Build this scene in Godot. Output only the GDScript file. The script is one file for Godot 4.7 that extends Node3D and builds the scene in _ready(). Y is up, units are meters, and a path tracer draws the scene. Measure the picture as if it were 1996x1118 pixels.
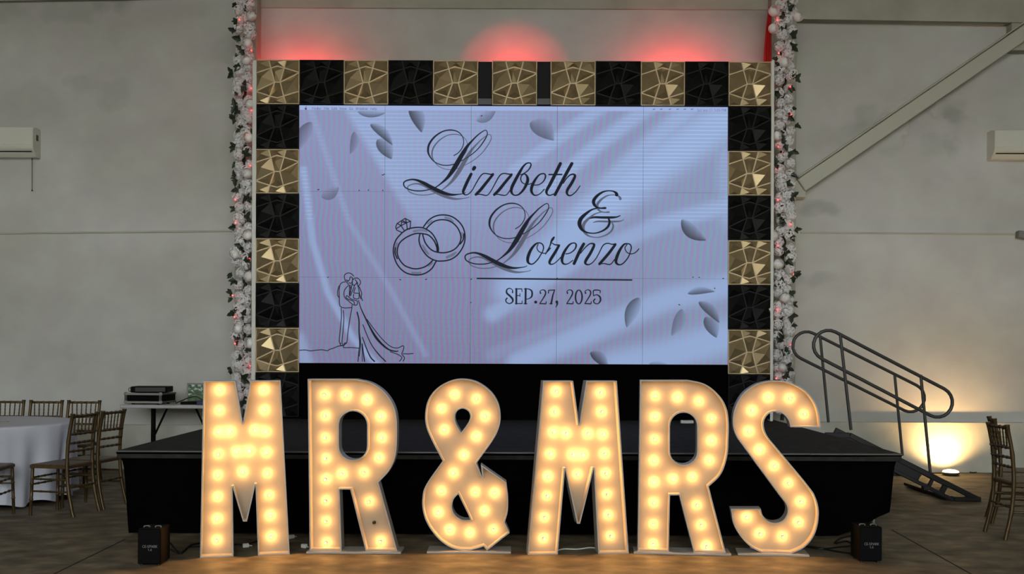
extends Node3D
# Lens of the photograph: 1996x1118 pixels, focal length in pixels, horizon row, eye height
const F := 2008.0
const CX := 998.0
const HY := 683.0
const EYE := 1.43
const ROLL := 0.0042
const WALL := 12.32
const STAGE_H := 0.655
var M := {}
var used := {}
var rng := RandomNumberGenerator.new()

func ray(px: float, py: float) -> Vector3:
	return Basis(Vector3(0, 0, 1), ROLL) * Vector3((px - CX) / F, -(py - HY) / F, -1.0)

func P(px: float, py: float, d: float) -> Vector3:      # the point of the place that the photograph shows at a pixel, d metres away
	return Vector3(0, EYE, 0) + ray(px, py) * d

func G(px: float, py: float) -> Vector3:                # the same on the floor
	var v := ray(px, py)
	return Vector3(0, EYE, 0) + v * (EYE / -v.y)

# ---------------------------------------------------------------- names, labels
func numbered(called: String) -> String:
	var n: int = used.get(called, 0)
	used[called] = n + 1
	return called if n == 0 else "%s_%03d" % [called, n]

func tag(o: Node3D, label: String, category: String, group := "") -> Node3D:
	o.set_meta("label", label)
	o.set_meta("category", category)
	if group != "":
		o.set_meta("group", group)
	return o

func thing(called: String, label: String, category: String, at := Vector3.ZERO, turn := 0.0, group := "") -> Node3D:
	var o := Node3D.new()
	o.name = numbered(called)
	add_child(o)
	o.position = at
	o.rotation.y = turn
	tag(o, label, category, group)
	return o

func dup(o: Node3D, label: String, at: Vector3, turn: float) -> Node3D:
	var c: Node3D = o.duplicate()
	c.name = numbered(String(o.name))
	add_child(c)
	c.position = at
	c.rotation.y = turn
	c.set_meta("label", label)
	return c

func put(called: String, mesh: Mesh, mat: Material, parent: Node3D = null, at := Vector3.ZERO) -> MeshInstance3D:
	var o := MeshInstance3D.new()
	o.mesh = mesh
	o.material_override = mat
	o.cast_shadow = GeometryInstance3D.SHADOW_CASTING_SETTING_ON
	if parent == null:
		o.name = numbered(called)
		add_child(o)
	else:
		o.name = called
		parent.add_child(o, true)
	o.position = at
	return o

func obj(called: String, s: SurfaceTool, mat: Material, parent: Node3D = null, at := Vector3.ZERO) -> MeshInstance3D:
	s.generate_normals()
	return put(called, s.commit(), mat, parent, at)

func struct(called: String, s: SurfaceTool, mat: Material) -> MeshInstance3D:
	var o := obj(called, s, mat)
	o.set_meta("kind", "structure")
	return o

# ---------------------------------------------------------------- shapes
func begin() -> SurfaceTool:
	var s := SurfaceTool.new()
	s.begin(Mesh.PRIMITIVE_TRIANGLES)
	s.set_smooth_group(-1)
	return s

func tri(s: SurfaceTool, a: Vector3, b: Vector3, c: Vector3) -> void:   # counter-clockwise as seen from its front
	s.add_vertex(a)
	s.add_vertex(c)
	s.add_vertex(b)

func quad(s: SurfaceTool, a: Vector3, b: Vector3, c: Vector3, d: Vector3) -> void:
	tri(s, a, b, c)
	tri(s, a, c, d)

func face_out(s: SurfaceTool, p: Array, mid: Vector3) -> void:          # a face of a convex body round mid
	var n: Vector3 = (p[1] - p[0]).cross(p[2] - p[0])
	var q := p.duplicate()
	if n.dot(p[0] + p[1] + p[2] - mid * 3.0) < 0:
		q.reverse()
	for i in range(1, q.size() - 1):
		tri(s, q[0], q[i], q[i + 1])

func box(s: SurfaceTool, c: Vector3, size: Vector3, basis := Basis.IDENTITY, bevel := 0.0) -> void:
	var h := size / 2
	var k: float = minf(bevel, minf(h.x, minf(h.y, h.z)) * 0.9)
	if k <= 0.0:
		for ax in 3:
			for sg in [-1.0, 1.0]:
				var q := []
				for uv in [[-1, -1], [1, -1], [1, 1], [-1, 1]]:
					var v := Vector3.ZERO
					v[ax] = sg * h[ax]
					v[(ax + 1) % 3] = uv[0] * h[(ax + 1) % 3]
					v[(ax + 2) % 3] = uv[1] * h[(ax + 2) % 3]
					q.append(c + basis * v)
				face_out(s, q, c)
		return
	var pt := func(sx: float, sy: float, sz: float, ax: int) -> Vector3:
		var v := Vector3(sx * (h.x - k), sy * (h.y - k), sz * (h.z - k))
		v[ax] = [sx, sy, sz][ax] * h[ax]
		return c + basis * v
	for ax in 3:
		for sg in [-1.0, 1.0]:
			var q := []
			for uv in [[-1, -1], [1, -1], [1, 1], [-1, 1]]:
				var t := [0.0, 0.0, 0.0]
				t[ax] = sg
				t[(ax + 1) % 3] = uv[0]
				t[(ax + 2) % 3] = uv[1]
				q.append(pt.call(t[0], t[1], t[2], ax))
			face_out(s, q, c)
		var b := (ax + 1) % 3
		var e := (ax + 2) % 3
		for s1 in [-1.0, 1.0]:
			for s2 in [-1.0, 1.0]:
				var t0 := [0.0, 0.0, 0.0]
				t0[b] = s1
				t0[e] = s2
				var t1 := t0.duplicate()
				t0[ax] = -1.0
				t1[ax] = 1.0
				face_out(s, [pt.call(t0[0], t0[1], t0[2], b), pt.call(t1[0], t1[1], t1[2], b), pt.call(t1[0], t1[1], t1[2], e), pt.call(t0[0], t0[1], t0[2], e)], c)
	for sx in [-1.0, 1.0]:
		for sy in [-1.0, 1.0]:
			for sz in [-1.0, 1.0]:
				face_out(s, [pt.call(sx, sy, sz, 0), pt.call(sx, sy, sz, 1), pt.call(sx, sy, sz, 2)], c)

func bar(s: SurfaceTool, a: Vector3, b: Vector3, wide: float, thick: float, up := Vector3.UP, bevel := 0.0) -> void:   # a squared bar from a to b; wide across up x axis, thick along up
	var x := (b - a).normalized()
	var z := x.cross(up).normalized()
	var y := z.cross(x)
	box(s, (a + b) / 2, Vector3(a.distance_to(b), thick, wide), Basis(x, y, z), bevel)

func tube(s: SurfaceTool, pts: Array, radii, sides := 8, closed := false, caps := true) -> void:
	s.set_smooth_group(0)
	var n := pts.size()
	var rings := []
	var side := Vector3.ZERO
	for i in n:
		var t: Vector3
		if closed:
			t = pts[(i + 1) % n] - pts[(i - 1 + n) % n]
		else:
			t = pts[mini(i + 1, n - 1)] - pts[maxi(i - 1, 0)]
		t = t.normalized()
		if side == Vector3.ZERO:
			side = t.cross(Vector3.UP if absf(t.y) < 0.9 else Vector3.RIGHT).normalized()
		side = (side - t * side.dot(t)).normalized()
		var up := side.cross(t)
		var r: float = radii[i] if radii is Array else radii
		var ring := []
		for k in sides:
			var a := TAU * k / sides
			ring.append(pts[i] + (side * cos(a) + up * sin(a)) * r)
		rings.append(ring)
	for i in (n if closed else n - 1):
		var A: Array = rings[i]
		var B: Array = rings[(i + 1) % n]
		for k in sides:
			var l := (k + 1) % sides
			quad(s, A[k], B[k], B[l], A[l])
	if caps and not closed:
		s.set_smooth_group(-1)
		for k in range(1, sides - 1):
			tri(s, rings[0][0], rings[0][k], rings[0][k + 1])
			tri(s, rings[n - 1][0], rings[n - 1][k + 1], rings[n - 1][k])
	s.set_smooth_group(-1)

func lathe(s: SurfaceTool, profile: Array, sides := 16, at := Vector3.ZERO) -> void:    # profile of [radius, height] turned round the y axis
	s.set_smooth_group(0)
	for i in profile.size() - 1:
		for k in sides:
			var a := TAU * k / sides
			var b := TAU * (k + 1) / sides
			var f := func(j: int, t: float) -> Vector3: return at + Vector3(cos(t) * profile[j][0], profile[j][1], -sin(t) * profile[j][0])
			var p: Vector3 = f.call(i, a)
			var q: Vector3 = f.call(i, b)
			var u: Vector3 = f.call(i + 1, b)
			var v: Vector3 = f.call(i + 1, a)
			if p.distance_to(q) > 1e-6:
				tri(s, p, q, u)
			if u.distance_to(v) > 1e-6:
				tri(s, p, u, v)
	s.set_smooth_group(-1)

func ball(s: SurfaceTool, c: Vector3, r: float, sides := 10, rows := 6) -> void:
	var prof := []
	for i in rows + 1:
		var a := PI * i / rows - PI / 2
		prof.append([cos(a) * r if i > 0 and i < rows else 0.0, sin(a) * r])
	lathe(s, prof, sides, c)

func catmull(pts: Array, corner: Array, closed: bool, steps: int) -> Array:
	var n := pts.size()
	var out := []
	for i in (n if closed else n - 1):
		var j := (i + 1) % n
		var p1 = pts[i]
		var p2 = pts[j]
		if corner[i] and corner[j]:
			out.append(p1)
			continue
		var p0 = p1 * 2.0 - p2 if corner[i] or (not closed and i == 0) else pts[(i - 1 + n) % n]
		var p3 = p2 * 2.0 - p1 if corner[j] or (not closed and j == n - 1) else pts[(j + 1) % n]
		for k in steps:
			var t := float(k) / steps
			out.append((p1 * 2.0 + (p2 - p0) * t + (p0 * 2.0 - p1 * 5.0 + p2 * 4.0 - p3) * t * t + (p1 * 3.0 - p0 - p2 * 3.0 + p3) * t * t * t) * 0.5)
	if not closed:
		out.append(pts[n - 1])
	return out

func spline(pts: Array, steps := 6, closed := false) -> Array:
	var c := []
	c.resize(pts.size())
	c.fill(false)
	return catmull(pts, c, closed, steps)

# plane regions, in centimetres
func ccw(p: PackedVector2Array) -> PackedVector2Array:
	var area := 0.0
	for i in p.size():
		area += p[i].cross(p[(i + 1) % p.size()])
	if area < 0:
		p.reverse()
	return p

func region(outer: PackedVector2Array, holes: Array) -> Array:          # triangles of outer less its holes
	var pieces := [outer]
	for h in holes:
		var lo := 1e9
		var hi := -1e9
		for v in h:
			lo = minf(lo, v.x)
			hi = maxf(hi, v.x)
		var x := (lo + hi) / 2
		var cut := []
		for p in pieces:
			for r in [[-9999.0, x], [x, 9999.0]]:
				cut.append_array(Geometry2D.intersect_polygons(p, PackedVector2Array([Vector2(r[0], -9999), Vector2(r[1], -9999), Vector2(r[1], 9999), Vector2(r[0], 9999)])))
		pieces = cut
	for h in holes:
		var left := []
		for p in pieces:
			left.append_array(Geometry2D.clip_polygons(p, h))
		pieces = left
	var out := []
	for p in pieces:
		p = ccw(p)
		var t := Geometry2D.triangulate_polygon(p)
		for i in range(0, t.size(), 3):
			var a: Vector2 = p[t[i]]
			var b: Vector2 = p[t[i + 1]]
			var c: Vector2 = p[t[i + 2]]
			out.append([a, b, c] if (b - a).cross(c - a) > 0 else [a, c, b])
	return out

func flat(s: SurfaceTool, tris: Array, z: float, back := false) -> void:
	for t in tris:
		var a := Vector3(t[0].x * 0.01, t[0].y * 0.01, z)
		var b := Vector3(t[1].x * 0.01, t[1].y * 0.01, z)
		var c := Vector3(t[2].x * 0.01, t[2].y * 0.01, z)
		if back:
			tri(s, a, c, b)
		else:
			tri(s, a, b, c)

func wall_round(s: SurfaceTool, p: PackedVector2Array, z0: float, z1: float, inward: bool) -> void:   # the side of a counter-clockwise outline, from z0 (back) to z1 (front)
	for i in p.size():
		var a := p[i] * 0.01
		var b := p[(i + 1) % p.size()] * 0.01
		var q := [Vector3(a.x, a.y, z1), Vector3(a.x, a.y, z0), Vector3(b.x, b.y, z0), Vector3(b.x, b.y, z1)]
		if inward:
			quad(s, q[3], q[2], q[1], q[0])
		else:
			quad(s, q[0], q[1], q[2], q[3])

# ---------------------------------------------------------------- materials
func mat(color: Color, rough := 0.7, metal := 0.0) -> StandardMaterial3D:
	var m := StandardMaterial3D.new()
	m.albedo_color = color
	m.roughness = rough
	m.metallic = metal
	m.cull_mode = BaseMaterial3D.CULL_DISABLED
	return m

func glow(color: Color, energy: float) -> StandardMaterial3D:
	var m := mat(Color(0.9, 0.9, 0.9), 0.4)
	m.emission_enabled = true
	m.emission = color
	m.emission_energy_multiplier = energy
	return m

func noise_tex(seed_: int, freq: float, lo: Color, hi: Color, octaves := 4, size := 512) -> NoiseTexture2D:
	var n := FastNoiseLite.new()
	n.seed = seed_
	n.frequency = freq
	n.fractal_octaves = octaves
	var t := NoiseTexture2D.new()
	t.width = size
	t.height = size
	t.seamless = true
	t.noise = n
	var g := Gradient.new()
	g.set_color(0, lo)
	g.set_color(1, hi)
	t.color_ramp = g
	return t

func mottled(base: Color, seed_: int, freq: float, spread: float, scale: float, rough := 0.8) -> StandardMaterial3D:
	var m := mat(base, rough)
	m.albedo_texture = noise_tex(seed_, freq, Color(1, 1, 1).darkened(spread), Color(1, 1, 1))
	m.uv1_triplanar = true
	m.uv1_world_triplanar = true
	m.uv1_scale = Vector3.ONE * scale
	return m

func make_materials() -> void:
	M.white_paint = mat(Color(0.80, 0.80, 0.78), 0.5)
	M.trim = mat(Color(0.70, 0.70, 0.65), 0.7)
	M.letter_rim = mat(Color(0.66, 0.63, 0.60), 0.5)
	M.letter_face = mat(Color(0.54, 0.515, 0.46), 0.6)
	M.plank = mat(Color(0.62, 0.60, 0.58), 0.6)
	M.bulb = glow(Color(1.0, 0.85, 0.50), 1.15)
	M.bulb_off = mat(Color(0.10, 0.08, 0.06), 0.2)
	M.socket = mat(Color(0.30, 0.27, 0.15), 0.5)
	M.black = mat(Color(0.022, 0.023, 0.025), 0.6)
	M.black.metallic_specular = 0.2
	M.black_cloth = mottled(Color(0.018, 0.018, 0.017), 7, 0.02, 0.25, 0.7, 0.95)
	M.black_cloth.metallic_specular = 0.12
	M.deck = mottled(Color(0.205, 0.20, 0.185), 8, 0.03, 0.3, 0.5, 0.9)
	M.deck.metallic_specular = 0.3
	M.alu = mat(Color(0.45, 0.45, 0.44), 0.35, 0.8)
	M.gold = mat(Color(0.66, 0.585, 0.45), 0.34, 0.72)
	M.gold_line = mat(Color(0.74, 0.665, 0.54), 0.5, 0.25)
	M.black_tile = mat(Color(0.035, 0.038, 0.041), 0.5)
	M.black_tile.metallic_specular = 0.3
	M.dark_panel = mat(Color(0.13, 0.135, 0.145), 0.6)
	M.dark_panel.metallic_specular = 0.2
	M.chair = mat(Color(0.30, 0.235, 0.13), 0.38, 0.45)
	M.chair_seat = mottled(Color(0.34, 0.26, 0.15), 31, 0.02, 0.3, 2.0, 0.45)
	M.cloth = mat(Color(0.80, 0.81, 0.86), 0.85)
	M.grey_metal = mat(Color(0.25, 0.25, 0.245), 0.45, 0.4)
	M.dark_metal = mat(Color(0.13, 0.13, 0.135), 0.5, 0.3)
	M.cable = mat(Color(0.02, 0.02, 0.02), 0.5)
	M.white_plastic = mat(Color(0.75, 0.75, 0.72), 0.35)
	M.ac = mat(Color(0.80, 0.80, 0.76), 0.35)
	M.petal = mat(Color(0.88, 0.875, 0.88), 0.8)
	M.rose = mat(Color(0.95, 0.94, 0.93), 0.7)
	M.leaf = mat(Color(0.10, 0.15, 0.08), 0.6)
	M.leaf.backlight_enabled = true
	M.leaf.backlight = Color(0.05, 0.08, 0.03)
	M.stem = mat(Color(0.12, 0.13, 0.08), 0.8)
	M.red_led = glow(Color(1.0, 0.12, 0.14), 3.0)
	M.red_flower = mat(Color(0.75, 0.16, 0.16), 0.7)
	M.print_white = mat(Color(0.50, 0.50, 0.50), 0.6)
	M.ply = mat(Color(0.50, 0.50, 0.47), 0.8)

# ---------------------------------------------------------------- camera, sky, light
func make_view() -> void:
	var cam := Camera3D.new()
	cam.name = "camera"
	cam.projection = Camera3D.PROJECTION_FRUSTUM
	cam.near = 0.1
	cam.far = 200.0
	cam.size = 0.1 * 1118.0 / F
	cam.frustum_offset = Vector2(0, 0.1 * (HY - 559.0) / F)
	cam.position = Vector3(0, EYE, 0)
	cam.rotation.z = ROLL
	add_child(cam)
	cam.current = true
	var env := Environment.new()
	env.background_mode = Environment.BG_SKY
	var sky := Sky.new()
	var sm := ProceduralSkyMaterial.new()
	sm.sky_top_color = Color(0.80, 0.83, 0.84)
	sm.sky_horizon_color = Color(0.88, 0.88, 0.84)
	sm.ground_horizon_color = Color(0.45, 0.44, 0.40)
	sm.ground_bottom_color = Color(0.36, 0.35, 0.32)
	sm.sky_energy_multiplier = SKY
	sm.ground_energy_multiplier = SKY
	sky.sky_material = sm
	env.sky = sky
	env.ambient_light_source = Environment.AMBIENT_SOURCE_DISABLED
	env.tonemap_mode = Environment.TONE_MAPPER_LINEAR
	env.tonemap_exposure = 1.0
	env.sdfgi_enabled = true
	env.ssao_enabled = true
	env.ssil_enabled = true
	var we := WorldEnvironment.new()
	we.name = "environment"
	we.environment = env
	add_child(we)

func omni(parent: Node3D, at: Vector3, color: Color, energy: float, size := 0.02) -> void:
	var l := OmniLight3D.new()
	l.name = "lamp"
	l.light_color = color
	l.light_energy = energy
	l.light_size = size
	l.omni_range = 40.0
	l.omni_attenuation = 2.0
	l.shadow_enabled = true
	parent.add_child(l, true)
	l.position = at

func spot(parent: Node3D, at: Vector3, towards: Vector3, color: Color, energy: float, angle: float, soft: float, size := 0.05) -> void:
	var l := SpotLight3D.new()
	l.name = "lamp"
	l.light_color = color
	l.light_energy = energy
	l.light_size = size
	l.spot_range = 40.0
	l.spot_attenuation = 2.0
	l.spot_angle = angle
	l.spot_angle_attenuation = soft
	l.shadow_enabled = true
	parent.add_child(l, true)
	l.position = at
	var z := -towards.normalized()
	var x := Vector3.UP.cross(z).normalized() if absf(z.y) < 0.99 else Vector3.RIGHT
	l.basis = Basis(x, z.cross(x), z)

# ---------------------------------------------------------------- the hall
const WX := 9.5
const HALL_H := 8.6
const FRONT := 10.0
const SKY := 3.04

func wall_picture() -> ImageTexture:    # cement render: cloudy tone, stains with their own outline
	var w := 1024
	var h := 512
	var n := FastNoiseLite.new()
	n.seed = 4
	n.frequency = 0.006
	n.fractal_octaves = 5
	var n2 := FastNoiseLite.new()
	n2.seed = 9
	n2.frequency = 0.035
	n2.fractal_octaves = 4
	var spots := []     # place in the photograph, radii in metres, strength, edge noise
	for s in [[190, 170, 0.32, 0.22, 0.07], [60, 205, 0.4, 0.3, 0.05], [120, 16, 0.9, 0.16, 0.07], [330, 18, 0.4, 0.1, 0.05], [225, 12, 0.2, 0.2, 0.08],
			[1760, 245, 0.62, 0.26, 0.05], [1700, 285, 0.8, 0.24, 0.025], [1625, 262, 0.3, 0.2, 0.035], [1690, 235, 0.3, 0.15, 0.04], [1600, 385, 0.6, 0.22, 0.025], [1830, 215, 0.3, 0.2, 0.05], [1860, 240, 0.12, 0.3, 0.06],
			[1575, 545, 0.5, 0.08, 0.09], [1590, 405, 0.3, 0.08, 0.1], [1480, 15, 0.5, 0.2, 0.08], [440, 95, 0.3, 0.15, 0.05]]:
		var p := P(s[0], s[1], WALL)
		spots.append([(p.x + WX) / (2 * WX) * w, (1.0 - p.y / HALL_H) * h, s[2] / (2 * WX) * w, s[3] / HALL_H * h, s[4]])
	var pale := []
	for s in [[1755, 230, 0.42, 0.22], [1710, 265, 0.5, 0.14], [1800, 215, 0.25, 0.2]]:
		var p := P(s[0], s[1], WALL)
		pale.append([(p.x + WX) / (2 * WX) * w, (1.0 - p.y / HALL_H) * h, s[2] / (2 * WX) * w, s[3] / HALL_H * h])
	var data := PackedByteArray()
	data.resize(w * h * 3)
	for y in h:
		for x in w:
			var a := n.get_noise_2d(x, y * 1.6)
			var b := n2.get_noise_2d(x, y)
			var t := 0.93 + a * 0.07 + b * 0.03
			for s in spots:
				var dx: float = (x - s[0]) / s[2]
				var dy: float = (y - s[1]) / s[3]
				var q := dx * dx + dy * dy
				if q < 2.2:
					t -= s[4] * clampf(1.0 - q * 0.6 + b * 1.6, 0.0, 1.0)
			for s in pale:
				var dx: float = (x - s[0]) / s[2]
				var dy: float = (y - s[1]) / s[3]
				var q := dx * dx + dy * dy
				if q < 1.6 and b > 0.02:
					t += 0.06 * clampf(1.2 - q, 0.0, 1.0)
			var i := (y * w + x) * 3
			data[i] = int(clampf(t * 198.0, 0, 255))
			data[i + 1] = int(clampf(t * 197.0 + b * 3.0, 0, 255))
			data[i + 2] = int(clampf(t * 193.0 + a * 5.0, 0, 255))
	return ImageTexture.create_from_image(Image.create_from_data(w, h, false, Image.FORMAT_RGB8, data))

func panel_uv(s: SurfaceTool, x0: float, x1: float, y0: float, y1: float, z: float) -> void:
	for c in [[0, 0], [1, 1], [1, 0], [0, 0], [0, 1], [1, 1]]:
		s.set_uv(Vector2(lerpf(x0, x1, c[0]), lerpf(y0, y1, c[1])) / Vector2(2 * WX, HALL_H) * Vector2(1, -1) + Vector2(0.5, 1))
		s.add_vertex(Vector3(lerpf(x0, x1, c[0]), lerpf(y0, y1, c[1]), z))

func make_hall() -> void:
	var wm := mat(Color(1, 1, 1), 0.9)
	wm.albedo_texture = wall_picture()
	M.wall = wm
	var plain := mottled(Color(0.66, 0.655, 0.61), 3, 0.01, 0.2, 0.25, 0.9)
	var s := begin()
	panel_uv(s, -WX, WX, 0, HALL_H, -WALL)
	s.set_uv(Vector2(0.3, 0.3))
	box(s, Vector3(0, HALL_H / 2, -WALL - 0.13), Vector3(2 * WX, HALL_H, 0.25))
	struct("wall_back", s, wm)
	for sd in [-1.0, 1.0]:
		s = begin()
		box(s, Vector3(sd * (WX + 0.12), HALL_H / 2, (FRONT - WALL) / 2), Vector3(0.24, HALL_H, FRONT + WALL + 0.5))
		struct("wall_left" if sd < 0 else "wall_right", s, plain)
	s = begin()      # the open front of the hall behind the photographer: piers, a high sill and a lintel
	for sd in [-1.0, 1.0]:
		box(s, Vector3(sd * 8.5, HALL_H / 2, FRONT + 0.12), Vector3(2.5, HALL_H, 0.24))
	box(s, Vector3(0, 8.4, FRONT + 0.12), Vector3(14.5, 0.4, 0.24))
	box(s, Vector3(0, 1.4, FRONT + 0.12), Vector3(14.5, 2.8, 0.24))
	struct("wall_front", s, plain)
	s = begin()
	box(s, Vector3(0, HALL_H + 0.1, (FRONT - WALL) / 2), Vector3(2 * WX + 0.5, 0.2, FRONT + WALL + 0.5))
	struct("ceiling", s, mat(Color(0.86, 0.86, 0.83), 0.8))

	# floor: worn concrete with sawn joints
	var fm := mat(Color(0.64, 0.575, 0.46), 0.55)
	fm.albedo_texture = noise_tex(21, 0.012, Color(0.62, 0.62, 0.62), Color(1, 1, 1), 5, 1024)
	fm.uv1_triplanar = true
	fm.uv1_world_triplanar = true
	fm.uv1_scale = Vector3(0.22, 0.22, 0.30)
	fm.detail_enabled = true
	fm.detail_blend_mode = BaseMaterial3D.BLEND_MODE_MUL
	fm.detail_albedo = noise_tex(22, 0.03, Color(0.62, 0.60, 0.58), Color(1, 1, 1), 4, 512)
	fm.roughness_texture = noise_tex(23, 0.02, Color(0.52, 0.52, 0.52), Color(0.78, 0.78, 0.78), 4, 512)
	fm.roughness = 1.0
	M.floor = fm
	s = begin()
	box(s, Vector3(0, -0.1, (FRONT - WALL) / 2), Vector3(2 * WX + 0.5, 0.2, FRONT + WALL + 0.6))
	var fl := struct("floor", s, fm)
	var jm := mat(Color(0.055, 0.047, 0.04), 0.9)
	for j in [[[245, 1050], [130, 1106]], [[1738, 1032], [1900, 1122]], [[130, 1106], [60, 1140]]]:
		s = begin()
		var a := G(j[0][0], j[0][1])
		var b := G(j[1][0], j[1][1])
		bar(s, a + Vector3(0, 0.0002, 0), b + Vector3(0, 0.0002, 0), 0.014, 0.001)
		obj("joint", s, jm, fl)

	# plinth along the foot of the wall
	var pm := mottled(Color(0.74, 0.735, 0.69), 5, 0.012, 0.12, 0.4, 0.85)
	s = begin()
	box(s, Vector3(-6.3, 0.265, -WALL + 0.03), Vector3(6.3, 0.53, 0.06), Basis.IDENTITY, 0.006)
	struct("baseboard_left", s, pm)
	s = begin()
	box(s, Vector3(6.35, 0.3, -WALL + 0.03), Vector3(6.3, 0.60, 0.06), Basis.IDENTITY, 0.006)
	struct("baseboard_right", s, pm)

	# upper beams and joint strips on the wall
	var bm := mottled(Color(0.70, 0.695, 0.645), 6, 0.01, 0.12, 0.3, 0.9)
	s = begin()
	var a := P(-400, 13, WALL)
	var b := P(452, -3, WALL)
	bar(s, a + Vector3(0, 0.6, 0.02), b + Vector3(0, 0.6, 0.02), 0.1, 1.2)
	struct("trim_1", s, bm)
	s = begin()
	a = P(1548, 37, WALL - 0.14)
	b = P(2300, 49, WALL - 0.14)
	bar(s, a + Vector3(0, 0.6, -0.07), b + Vector3(0, 0.6, -0.07), 0.15, 1.2)
	struct("trim_2", s, bm)
	s = begin()
	a = P(1972, 46, WALL - 0.14)
	b = P(2200, 97, WALL - 0.14)
	box(s, Vector3((a.x + b.x) / 2, (a.y + b.y) / 2, -WALL + 0.07), Vector3(b.x - a.x, a.y - b.y + 0.02, 0.14), Basis.IDENTITY, 0.006)
	struct("trim_3", s, bm)
	var k := 4
	for j in [[-400, 459, 452, 450], [1560, 453, 2300, 459]]:
		s = begin()
		bar(s, P(j[0], j[1], WALL - 0.005), P(j[2], j[3], WALL - 0.005), 0.022, 0.022, Vector3.UP, 0.004)
		struct("trim_%d" % k, s, bm)
		k += 1
	s = begin()      # header over the stage recess
	a = P(503, 15, WALL - 0.02)
	b = P(1500, 18, WALL - 0.02)
	box(s, Vector3((a.x + b.x) / 2, a.y + 0.55, -WALL + 0.01), Vector3(b.x - a.x, 1.1, 0.02), Basis.IDENTITY, 0.008)
	struct("trim_6", s, bm)
	s = begin()      # narrow pilasters beside it
	for px in [[458, 500], [1503, 1552]]:
		a = P(px[0], 300, WALL - 0.20)
		b = P(px[1], 300, WALL - 0.20)
		box(s, Vector3((a.x + b.x) / 2, HALL_H / 2, -WALL + 0.1), Vector3(b.x - a.x, HALL_H, 0.2), Basis.IDENTITY, 0.008)
	struct("trim_7", s, bm)

	# diagonal brace on the right
	var bo := thing("diagonal_brace", "long cream steel brace sloping up across the right wall", "brace")
	s = begin()
	a = P(1560, 362, WALL - 0.15)
	b = P(2110, -14, WALL - 0.15)
	bar(s, a, b, 0.12, 0.165, Vector3.UP, 0.006)
	obj("beam", s, M.trim, bo)
	s = begin()
	bar(s, a + Vector3(-0.05, 0.088, 0.03), b + Vector3(-0.05, 0.088, 0.03), 0.20, 0.014, Vector3.UP, 0.003)
	obj("flange", s, M.trim, bo)
	s = begin()
	a = P(1548, 346, WALL - 0.1)
	b = P(1568, 383, WALL - 0.1)
	box(s, Vector3((a.x + b.x) / 2, (a.y + b.y) / 2 - 0.03, -WALL + 0.08), Vector3(0.125, 0.20, 0.16), Basis.IDENTITY, 0.006)
	obj("foot_plate", s, M.trim, bo)

# ---------------------------------------------------------------- marquee letters
func outline_of(flat_: Array, off: Vector2, sc: float) -> Array:      # [x, y, corner ...] in photograph pixels
	var pts := []
	var cor := []
	for i in range(0, flat_.size(), 3):
		pts.append(Vector2(flat_[i], flat_[i + 1]) / sc + off)
		cor.append(flat_[i + 2] == 1)
	return catmull(pts, cor, true, 7)

func stadium(x0: float, x1: float, y0: float, y1: float, off: Vector2, sc: float) -> Array:
	var r := (x1 - x0) / 2
	var out := []
	for half in 2:
		for i in 13:
			var a := PI * i / 12.0 + (0.0 if half else PI)
			out.append((Vector2((x0 + x1) / 2 + cos(a) * r, (y1 - r if half else y0 + r) + sin(a) * r)) / sc + off)
	return out

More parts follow.
